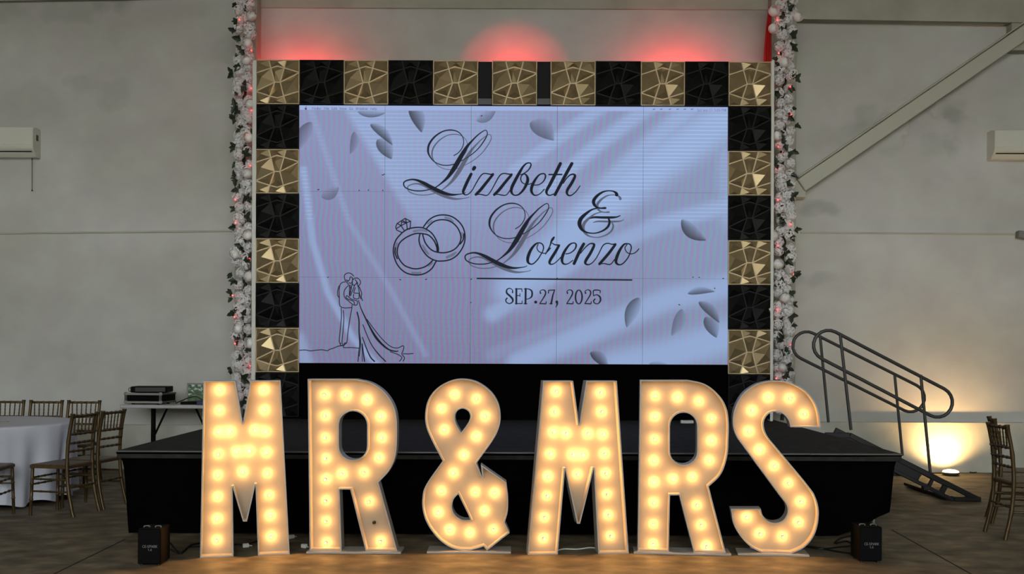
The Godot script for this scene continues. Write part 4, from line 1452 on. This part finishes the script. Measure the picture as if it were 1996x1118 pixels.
func make_chair() -> Node3D:        # origin on the floor under the seat's centre, facing +z
	var o := thing("chiavari_chair", "", "chair", Vector3.ZERO, 0.0, "bronze chiavari chairs")
	var hw := 0.185
	var s := begin()
	var prof := [[-0.195, -0.185], [-0.17, -0.195], [0.17, -0.195], [0.195, -0.185], [0.20, 0.17], [0.185, 0.195], [-0.185, 0.195], [-0.20, 0.17]]
	var up := []
	var lo := []
	var inner := []
	for p in prof:
		up.append(Vector3(p[0], 0.452, p[1]))
		lo.append(Vector3(p[0], 0.428, p[1]))
		inner.append(Vector3(p[0] * 0.93, 0.462, p[1] * 0.93))
	for i in 8:
		var j := (i + 1) % 8
		face_out(s, [lo[i], lo[j], up[j], up[i]], Vector3(0, 0.44, 0))
		face_out(s, [up[i], up[j], inner[j], inner[i]], Vector3(0, 0.43, 0))
	face_out(s, inner, Vector3(0, 0.4, 0))
	face_out(s, lo, Vector3(0, 0.5, 0))
	obj("seat", s, M.chair_seat, o)
	var rod := func(called: String, a: Vector3, b: Vector3, r: float, knots: int) -> void:
		var q := begin()
		var pr := bamboo(a, b, r, knots)
		tube(q, pr[0], pr[1], 8)
		obj(called, q, M.chair, o)
	for sx in [-1.0, 1.0]:
		rod.call("leg", Vector3(sx * 0.185, 0, 0.185), Vector3(sx * 0.175, 0.43, 0.17), 0.0145, 2)
		var q := begin()
		var line := spline([Vector3(sx * 0.19, 0, -0.255), Vector3(sx * 0.185, 0.22, -0.205), Vector3(sx * 0.182, 0.45, -0.185), Vector3(sx * 0.178, 0.68, -0.195), Vector3(sx * 0.175, 0.905, -0.235)], 5)
		var rad := []
		for i in line.size():
			rad.append(0.0165 if i % 5 != 0 or i == 0 else 0.0195)
		line.append(line[line.size() - 1] + Vector3(0, 0.004, -0.001))
		rad.append(0.022)
		line.append(line[line.size() - 1] + Vector3(0, 0.012, -0.001))
		rad.append(0.021)
		tube(q, line, rad, 8)
		obj("back_post", q, M.chair, o)
	var zt := func(y: float) -> float: return lerpf(-0.187, -0.233, clampf((y - 0.5) / 0.40, 0.0, 1.0))
	for r in [[0.895, 0.0125], [0.735, 0.0115], [0.655, 0.0105], [0.58, 0.0105]]:
		rod.call("rail", Vector3(-hw + 0.006, r[0], zt.call(r[0])), Vector3(hw - 0.006, r[0], zt.call(r[0])), r[1], 4)
	for k in 6:
		var x := lerpf(-0.135, 0.135, k / 5.0)
		rod.call("spindle", Vector3(x * 0.94, 0.735, zt.call(0.735)), Vector3(x, 0.895, zt.call(0.895)), 0.0068, 3)
	for sx in [-1.0, 1.0]:
		for y in [0.33, 0.22]:
			rod.call("stretcher", Vector3(sx * 0.182, y, 0.175), Vector3(sx * 0.185, y, -0.205), 0.009, 3)
	for y in [0.28, 0.34]:
		rod.call("stretcher", Vector3(-0.18, y, 0.176), Vector3(0.18, y, 0.176), 0.009, 3)
	rod.call("stretcher", Vector3(-0.185, 0.26, -0.205), Vector3(0.185, 0.26, -0.205), 0.009, 3)
	return o

func make_chairs() -> void:
	var c := make_chair()
	var g := "bronze chiavari chairs"
	var spots := [
		[-3.912, -8.965, Vector2(-0.975, -0.22), "bronze chiavari chair seen from behind, its whole seat visible, right of the round table"],
		[-3.825, -9.38, Vector2(-0.98, -0.20), "bronze chiavari chair beside the stage corner, half hidden by another chair back"],
		[-5.41, -10.86, Vector2(0.05, 1.0), "bronze chiavari chair behind the round table, cut by the left picture edge"],
		[-5.00, -10.85, Vector2(0.0, 1.0), "bronze chiavari chair behind the round table, second of the three along the wall"],
		[-4.60, -10.85, Vector2(-0.02, 1.0), "bronze chiavari chair behind the round table, third along the wall, nearest the gear table"],
		[-4.47, -8.735, Vector2(-0.10, -0.995), "bronze chiavari chair in front of the round table, only seat corner and legs in view"],
		[4.02, -8.04, Vector2(1.0, 0.03), "bronze chiavari chair at the right picture edge, the nearer of the two there"],
		[4.31, -8.72, Vector2(0.95, 0.31), "bronze chiavari chair at the right picture edge, the farther one behind the other back"]]
	for i in spots.size():
		var q: Array = spots[i]
		var turn := atan2(q[2].x, q[2].y)
		if i == 0:
			c.position = Vector3(q[0], 0, q[1])
			c.rotation.y = turn
			c.scale = Vector3.ONE * 0.955
			tag(c, q[3], "chair", g)
		else:
			var e := dup(c, q[3], Vector3(q[0], 0, q[1]), turn)
			e.scale = Vector3.ONE * 0.955

# ---------------------------------------------------------------- round table
func make_round_table() -> void:
	var at := Vector3(-5.10, 0, -9.74)
	var t := thing("banquet_table", "round banquet table hidden under a floor-length white cloth at the left", "table", at)
	var s := begin()
	lathe(s, [[0.0, 0.705], [0.86, 0.705], [0.87, 0.712], [0.87, 0.728], [0.0, 0.728]], 40)
	obj("table_top", s, M.ply, t)
	for k in 4:
		var a := TAU * (k + 0.5) / 4
		s = begin()
		tube(s, [Vector3(cos(a) * 0.45, 0, sin(a) * 0.45), Vector3(cos(a) * 0.42, 0.705, sin(a) * 0.42)], 0.016, 8)
		obj("leg", s, M.grey_metal, t)
	s = begin()
	s.set_smooth_group(0)
	var n := 240
	var rows := [[0.0, 0.735], [0.45, 0.735], [0.80, 0.735], [0.885, 0.735], [0.896, 0.729], [0.901, 0.713], [0.90, 0.64], [0.90, 0.54], [0.895, 0.42], [0.89, 0.30], [0.885, 0.18], [0.885, 0.035]]
	var ring := []
	for r in rows.size():
		var row := []
		for i in n:
			var a := TAU * i / n
			var f: float = clampf((0.70 - rows[r][1]) / 0.6, 0.0, 1.0)
			var w := f * (0.042 * sin(a * 15.0 + 0.8 * sin(a * 4.0)) + 0.018 * sin(a * 31.0 + 1.0 + sin(a * 7.0)))
			var y: float = rows[r][1] + (0.018 * sin(a * 15.0 + 1.5) if r == rows.size() - 1 else 0.0)
			row.append(Vector3(cos(a) * (rows[r][0] + w), y, -sin(a) * (rows[r][0] + w)))
		ring.append(row)
	for r in rows.size() - 1:
		for i in n:
			var j := (i + 1) % n
			if r == 0:
				tri(s, ring[1][i], ring[1][j], ring[0][0])
			else:
				quad(s, ring[r][j], ring[r][i], ring[r + 1][i], ring[r + 1][j])
	var cl := obj("tablecloth", s, M.cloth, null, at)
	tag(cl, "white cloth hanging in folds over the round table at the left", "tablecloth")
	var p := P(2, 826, 9.75)
	s = begin()
	box(s, Vector3(0, 0.004, 0), Vector3(0.13, 0.006, 0.06), Basis.IDENTITY, 0.002)
	var card := obj("table_card", s, mat(Color(0.72, 0.66, 0.45), 0.7), null, Vector3(p.x, 0.735, p.z))
	card.rotation.y = 0.3
	tag(card, "small cream card lying on the white tablecloth at the left picture edge", "card")

# ---------------------------------------------------------------- gear table and what stands on it
func make_gear() -> void:
	var zf := -11.46
	var top := 0.81
	var x0 := -4.36
	var x1 := -3.27
	var o := thing("folding_table", "white folding table with black legs against the wall left of the stage", "table")
	var s := begin()
	box(s, Vector3((x0 + x1) / 2, top - 0.02, zf - 0.30), Vector3(x1 - x0, 0.04, 0.60), Basis.IDENTITY, 0.008)
	obj("table_top", s, mat(Color(0.66, 0.66, 0.66), 0.5), o)
	for x in [-4.09, -3.45]:
		var sg := 1.0 if x < -3.7 else -1.0
		s = begin()
		tube(s, [Vector3(x, 0.02, zf - 0.30), Vector3(x, top - 0.04, zf - 0.30)], 0.026, 10)
		var leg := obj("leg", s, M.black, o)
		s = begin()
		box(s, Vector3(x, 0.0125, zf - 0.30), Vector3(0.05, 0.025, 0.5), Basis.IDENTITY, 0.006)
		obj("foot", s, M.black, leg)
		s = begin()
		tube(s, [Vector3(x + 0.01 * sg, 0.44, zf - 0.30), Vector3(x + 0.16 * sg, top - 0.045, zf - 0.30)], 0.012, 8)
		obj("brace", s, M.black, o)
	# rack case, turned a little
	var c := thing("rack_case", "flat black equipment case with silver edges and ball corners on the folding table", "case", Vector3(-4.10, top, zf - 0.24), -0.13)
	s = begin()
	box(s, Vector3(0, 0.075, 0), Vector3(0.42, 0.10, 0.36), Basis.IDENTITY, 0.006)
	obj("body", s, M.black, c)
	for y in [0.026, 0.118]:
		s = begin()
		box(s, Vector3(0, y, 0.182), Vector3(0.41, 0.024, 0.02), Basis.IDENTITY, 0.003)
		obj("front_edge", s, M.alu_pale, c)
		s = begin()
		box(s, Vector3(0.212, y, 0), Vector3(0.016, 0.02, 0.36), Basis.IDENTITY, 0.003)
		obj("side_edge", s, M.alu, c)
	for x in [-0.205, 0.205]:
		for y in [0.028, 0.118]:
			s = begin()
			box(s, Vector3(x, y, 0.180), Vector3(0.042, 0.042, 0.036), Basis.IDENTITY, 0.012)
			obj("ball_corner", s, M.alu_pale, c)
		s = begin()
		box(s, Vector3(x, 0.072, 0.182), Vector3(0.030, 0.06, 0.014), Basis.IDENTITY, 0.004)
		obj("latch", s, M.alu, c)
	for x in [-0.15, 0.15]:
		for z in [-0.12, 0.12]:
			s = begin()
			box(s, Vector3(x, 0.008, z), Vector3(0.03, 0.016, 0.03), Basis.IDENTITY, 0.003)
			obj("foot", s, M.black, c)
	# the unit on top of it
	var u := thing("mixer_unit", "slim black electronic unit lying on top of the silver-edged case", "amplifier", Vector3(-4.09, top + 0.131, zf - 0.25), 0.06)
	s = begin()
	box(s, Vector3(0, 0.035, 0), Vector3(0.40, 0.066, 0.28), Basis.IDENTITY, 0.006)
	obj("body", s, M.black, u)
	s = begin()
	tube(s, spline([Vector3(-0.19, 0.015, 0.14), Vector3(-0.205, 0.02, 0.17), Vector3(-0.205, 0.05, 0.17), Vector3(-0.19, 0.055, 0.14)], 4), 0.005, 6)
	obj("handle", s, M.alu, u)
	s = begin()
	box(s, Vector3(0.02, 0.035, 0.141), Vector3(0.33, 0.05, 0.004), Basis.IDENTITY, 0.001)
	obj("front_panel", s, mat(Color(0.06, 0.06, 0.065), 0.4), u)
	# picture in a frame
	var f := thing("framed_picture", "small green and white picture in a grey frame leaning on the gear table", "picture", Vector3(-3.53, top, zf - 0.36), 0.0)
	f.rotation.x = -0.12
	f.scale = Vector3.ONE * 1.35
	s = begin()
	for e in [[0, 0.009, 0.30, 0.018], [0, 0.166, 0.30, 0.014], [-0.143, 0.0875, 0.014, 0.171], [0.143, 0.0875, 0.014, 0.171]]:
		box(s, Vector3(e[0], e[1], 0), Vector3(e[2], e[3], 0.016), Basis.IDENTITY, 0.003)
	obj("frame", s, M.alu, f)
	var im := Image.create_empty(128, 72, false, Image.FORMAT_RGB8)
	var n := FastNoiseLite.new()
	n.seed = 3
	n.frequency = 0.035
	n.domain_warp_enabled = true
	n.domain_warp_amplitude = 30.0
	for y in 72:
		for x in 128:
			var v := n.get_noise_2d(x, y * 1.3)
			var w := n.get_noise_2d(x + 300, y * 2)
			var q := Color(0.16, 0.28, 0.14).lerp(Color(0.30, 0.42, 0.20), clampf(0.5 + v * 1.5, 0, 1))
			if v > 0.17 and y < 46:
				q = Color(0.72, 0.78, 0.74)
			elif w > 0.28:
				q = Color(0.12, 0.24, 0.25)
			im.set_pixel(x, y, q)
	var pm := mat(Color(1, 1, 1), 0.3)
	pm.albedo_texture = ImageTexture.create_from_image(im)
	var qm := QuadMesh.new()
	qm.size = Vector2(0.272, 0.142)
	put("print", qm, pm, f, Vector3(0, 0.0885, 0.006))
	s = begin()
	bar(s, Vector3(0, 0.12, -0.008), Vector3(0, 0.012, -0.055), 0.03, 0.006)
	obj("prop", s, M.alu, f)
	# blue box and the black device behind it
	s = begin()
	box(s, Vector3.ZERO, Vector3(0.24, 0.045, 0.16), Basis.IDENTITY, 0.005)
	tag(obj("blue_box", s, mat(Color(0.10, 0.10, 0.30), 0.5), null, Vector3(-3.40, top + 0.0225, zf - 0.11)), "flat dark blue box at the front of the gear table beside the letter M", "box")
	s = begin()
	box(s, Vector3.ZERO, Vector3(0.17, 0.03, 0.17), Basis.IDENTITY, 0.004)
	tag(obj("black_device", s, M.black, null, Vector3(-3.64, top + 0.015, zf - 0.20)), "low black device between the silver-edged case and the blue box", "device")
	s = begin()
	tube(s, spline([Vector3(-3.79, top + 0.012, zf - 0.16), Vector3(-3.70, top + 0.045, zf - 0.10), Vector3(-3.60, top + 0.085, zf - 0.08), Vector3(-3.53, top + 0.09, zf - 0.08), Vector3(-3.48, top + 0.06, zf - 0.09), Vector3(-3.45, top + 0.055, zf - 0.11)], 6), 0.006, 6)
	tag(obj("black_cable", s, M.cable), "black cable arching over the gear table in front of the green picture", "cable")

# ---------------------------------------------------------------- air conditioners and small things on the wall
func make_ac(label: String, px0: float, px1: float, y0: float, y1: float, right_end: bool) -> Node3D:
	var d := WALL - 0.20
	var a := P(px0, y0, d)
	var b := P(px1, y1, d)
	var w := b.x - a.x
	var h := a.y - b.y
	var o := thing("air_conditioner", label, "air conditioner", Vector3((a.x + b.x) / 2, b.y, -WALL), 0.0, "split air conditioners on the wall")
	# side outline of the unit: back, top, rounded front, sloping outlet underneath
	var prof := [Vector2(0.0, h + 0.01), Vector2(0.12, h + 0.012), Vector2(0.185, h - 0.005), Vector2(0.20, h - 0.04), Vector2(0.20, h * 0.28), Vector2(0.19, h * 0.20), Vector2(0.10, -0.02), Vector2(0.0, -0.025)]
	var s := begin()
	for i in prof.size():
		var p: Vector2 = prof[i]
		var q: Vector2 = prof[(i + 1) % prof.size()]
		quad(s, Vector3(-w / 2, p.y, p.x), Vector3(-w / 2, q.y, q.x), Vector3(w / 2, q.y, q.x), Vector3(w / 2, p.y, p.x))
	for sx in [-1.0, 1.0]:
		for i in range(1, prof.size() - 1):
			var t := [Vector3(sx * w / 2, prof[0].y, prof[0].x), Vector3(sx * w / 2, prof[i].y, prof[i].x), Vector3(sx * w / 2, prof[i + 1].y, prof[i + 1].x)]
			face_out(s, t, Vector3(0, h / 2, 0.1))
	obj("body", s, M.ac, o)
	s = begin()
	box(s, Vector3(0, h * 0.66, 0.202), Vector3(w - 0.012, h * 0.66, 0.006), Basis.IDENTITY, 0.003)
	obj("front_panel", s, M.ac, o)
	var slope := Vector2(0.09, h * 0.20 + 0.02).normalized()
	s = begin()
	bar(s, Vector3(-w / 2 + 0.03, h * 0.12, 0.164), Vector3(w / 2 - 0.03, h * 0.12, 0.164), 0.012, 0.010, Vector3(0, slope.x, -slope.y))
	obj("outlet_slot", s, M.cable, o)
	s = begin()
	bar(s, Vector3(-w / 2 + 0.02, h * 0.02, 0.128), Vector3(w / 2 - 0.02, h * 0.02, 0.128), 0.006, 0.05, Vector3(0, slope.y, slope.x), 0.002)
	obj("louvre", s, M.ac, o)
	return o

func make_wall_things() -> void:
	var a := make_ac("white wall air conditioner at the left picture edge with a cord hanging under it", -60, 64, 247, 300, true)
	var s := begin()
	var half: float = (P(64, 250, WALL - 0.2).x - P(-60, 250, WALL - 0.2).x) / 2
	box(s, Vector3(half + 0.001, 0.21, 0.09), Vector3(0.004, 0.07, 0.055), Basis.IDENTITY, 0.001)
	obj("sticker", s, mat(Color(0.32, 0.32, 0.30), 0.7), a)
	make_ac("white wall air conditioner at the right picture edge near the diagonal brace", 1939, 2070, 253, 304, false)
	s = begin()
	var p := P(62.5, 310, WALL - 0.06)
	var q := P(62.5, 371, WALL - 0.06)
	tube(s, [p + Vector3(0, 0.06, 0), q], 0.0035, 6)
	ball(s, q, 0.010, 8, 6)
	ball(s, p, 0.009, 8, 6)
	tag(obj("pull_cord", s, M.stem), "thin dark cord with a bead hanging below the left air conditioner", "cord")
	# wall box at the right edge
	p = P(1992, 457, WALL - 0.08)
	var bx := thing("junction_box", "small grey box on the wall at the right picture edge below the air conditioner", "junction box", Vector3(p.x, p.y, -WALL + 0.01), -0.1)
	s = begin()
	box(s, Vector3(0.02, 0, 0.045), Vector3(0.13, 0.085, 0.09), Basis(Vector3(0, 0, 1), -0.12), 0.008)
	obj("body", s, mat(Color(0.42, 0.42, 0.42), 0.4, 0.4), bx)
	s = begin()
	for i in 4:
		box(s, Vector3(-0.02 + i * 0.022, 0.0, 0.092), Vector3(0.010, 0.055, 0.004), Basis(Vector3(0, 0, 1), -0.5), 0.001)
	obj("grille", s, M.alu, bx)
	# warm flood lamp on the floor
	p = P(1853, 913, 12.02)
	var fl := thing("floor_flood", "amber flood lamp shining up the wall from the floor right of the stair", "flood lamp", Vector3(p.x, 0, -12.02))
	s = begin()
	lathe(s, [[0.03, 0.002], [0.085, 0.006], [0.10, 0.018], [0.098, 0.034], [0.088, 0.037]], 20)
	obj("housing", s, mat(Color(0.30, 0.27, 0.20), 0.5, 0.3), fl)
	s = begin()
	lathe(s, [[0.093, 0.034], [0.085, 0.052], [0.05, 0.064], [0.0, 0.068]], 20)
	var lens := obj("lamp_lens", s, glow(Color(1.0, 0.90, 0.68), 3.0), fl)
	spot(lens, Vector3(0, 0.06, 0), Vector3(0, 0.92, -0.39), Color(1.0, 0.80, 0.52), FLOOD, 68.0, 1.0, 0.03)
	s = begin()
	var pts := []
	for x in [[1760, 917], [1790, 915.5], [1815, 915], [1838, 913.5]]:
		pts.append(P(x[0], x[1], 12.16) * Vector3(1, 0, 1) + Vector3(0, 0.008, 0))
	tube(s, spline(pts, 4), 0.007, 6)
	pts = []
	for x in [[1872, 913.5], [1898, 919], [1912, 914], [1925, 917], [1945, 915], [1990, 917], [2050, 916]]:
		pts.append(G(x[0], x[1] + 3.0) + Vector3(0, 0.008, 0))
	tube(s, spline(pts, 5), 0.007, 6)
	tag(obj("lamp_cable", s, M.cable), "black cable running along the foot of the wall beside the flood lamp", "cable")

const FLOOD := 3.0

# ---------------------------------------------------------------- spark machines, cables, plugs
func make_floor_things() -> void:
	var f := SystemFont.new()
	f.font_names = PackedStringArray(["Droid Sans"])
	for q in [[[290.5, 1102.5], "black spark machine on the floor left of the first letter M", 1.0], [[1697.5, 1096.5], "black spark machine on the floor right of the letter S", -1.0]]:
		var at := G(q[0][0], q[0][1])
		var o := thing("spark_machine", q[1], "spark machine", Vector3(at.x, 0, at.z - 0.095), 0.0, "black spark machines flanking the letters")
		var s := begin()
		box(s, Vector3(0, 0.128, 0), Vector3(0.152, 0.232, 0.19), Basis.IDENTITY, 0.006)
		obj("body", s, M.black, o)
		for x in [-0.055, 0.055]:
			for z in [-0.07, 0.07]:
				s = begin()
				tube(s, [Vector3(x, 0, z), Vector3(x, 0.013, z)], 0.012, 8)
				obj("foot", s, M.cable, o)
		for x in [-0.038, 0.038]:
			s = begin()
			tube(s, spline([Vector3(x - 0.018, 0.243, 0.03), Vector3(x - 0.016, 0.253, 0.03), Vector3(x + 0.016, 0.253, 0.03), Vector3(x + 0.018, 0.243, 0.03)], 4), 0.0045, 6)
			obj("handle", s, M.alu, o)
		for t in [["CE-SPARK", 0.118, 0.0165], ["1.4", 0.096, 0.014]]:
			var tm := TextMesh.new()
			tm.text = t[0]
			tm.font = f
			tm.font_size = 32
			tm.pixel_size = t[2] / 23.0
			tm.depth = 0.001
			put("lettering", tm, M.print_white, o, Vector3(0.004, t[1] + 0.01, 0.0955))
	# black cables behind the letters
	var n := 0
	for l in [[[[332, 1060], [345, 1075], [360, 1074], [376, 1062], [420, 1058], [470, 1062], [520, 1052]], "black cable on the floor between the left spark machine and the first letter"],
			[[[333, 1072], [352, 1080], [366, 1068], [385, 1066], [410, 1070]], "shorter black cable curling beside the left spark machine"],
			[[[1568, 1066], [1600, 1071], [1630, 1068], [1660, 1064], [1650, 1056], [1628, 1060], [1640, 1050], [1672, 1042]], "black cable looping on the floor between the letter S and the right spark machine"],
			[[[1560, 1064], [1590, 1068], [1625, 1075], [1660, 1080]], "straight black cable running from the letter S to the right spark machine"]]:
		var pts := []
		for p in l[0]:
			pts.append(G(p[0], p[1]) + Vector3(0, 0.007, 0))
		var s := begin()
		tube(s, spline(pts, 6), 0.0065, 6)
		tag(obj("floor_cable", s, M.cable), l[1], "cable", "black cables on the floor")
		n += 1
	var s := begin()
	var pts := []
	for p in [[1085, 1074], [1100, 1070.5], [1125, 1071], [1150, 1068], [1168, 1070]]:
		pts.append(G(p[0], p[1]) + Vector3(0, 0.005, 0))
	tube(s, spline(pts, 6), 0.005, 6)
	tag(obj("white_cable", s, M.white_plastic), "thin white cable on the floor between the legs of the middle letter M", "cable")
	for p in [[479, 1066, 0.4, "white plug adaptor on the floor seen between the legs of the first M"], [593, 1067, -0.5, "white plug adaptor on the floor at the foot of the first R"], [568, 1049, 0.9, "white plug adaptor on the floor between the first M and first R"]]:
		var at := G(p[0], p[1])
		var o := thing("plug_adaptor", p[3], "plug", Vector3(at.x, 0, at.z), p[2], "white plug adaptors")
		s = begin()
		box(s, Vector3(0, 0.014, 0), Vector3(0.045, 0.028, 0.028), Basis.IDENTITY, 0.004)
		obj("body", s, M.white_plastic, o)
		s = begin()
		tube(s, [Vector3(0.022, 0.012, 0), Vector3(0.045, 0.009, 0.004)], 0.004, 6)
		obj("lead", s, M.white_plastic, o)
	# white power strip on the stage, seen through the second R
	var pp := P(1339, 811, 11.05)
	s = begin()
	box(s, Vector3(0, 0.02, 0), Vector3(0.14, 0.035, 0.05), Basis.IDENTITY, 0.006)
	tag(obj("power_strip", s, M.white_plastic, null, Vector3(pp.x, STAGE_H, -11.05)), "small white power strip at the back of the stage, seen through the second R", "power strip")
	pp = G(1808, 964)
	s = begin()
	box(s, Vector3(0, 0.0015, 0), Vector3(0.13, 0.003, 0.045), Basis(Vector3.UP, 0.1))
	tag(obj("paper_scrap", s, M.print_white, null, Vector3(pp.x, 0, pp.z)), "pale strip of paper lying on the floor in front of the stair", "paper")

func _ready() -> void:
	rng.seed = 11
	make_view()
	make_materials()
	M.alu_pale = mat(Color(0.62, 0.62, 0.60), 0.4, 0.4)
	make_hall()
	make_stage()
	make_screen()
	make_frame()
	make_wash()
	make_letters()
	make_garlands()
	make_round_table()
	make_chairs()
	make_gear()
	make_wall_things()
	make_floor_things()
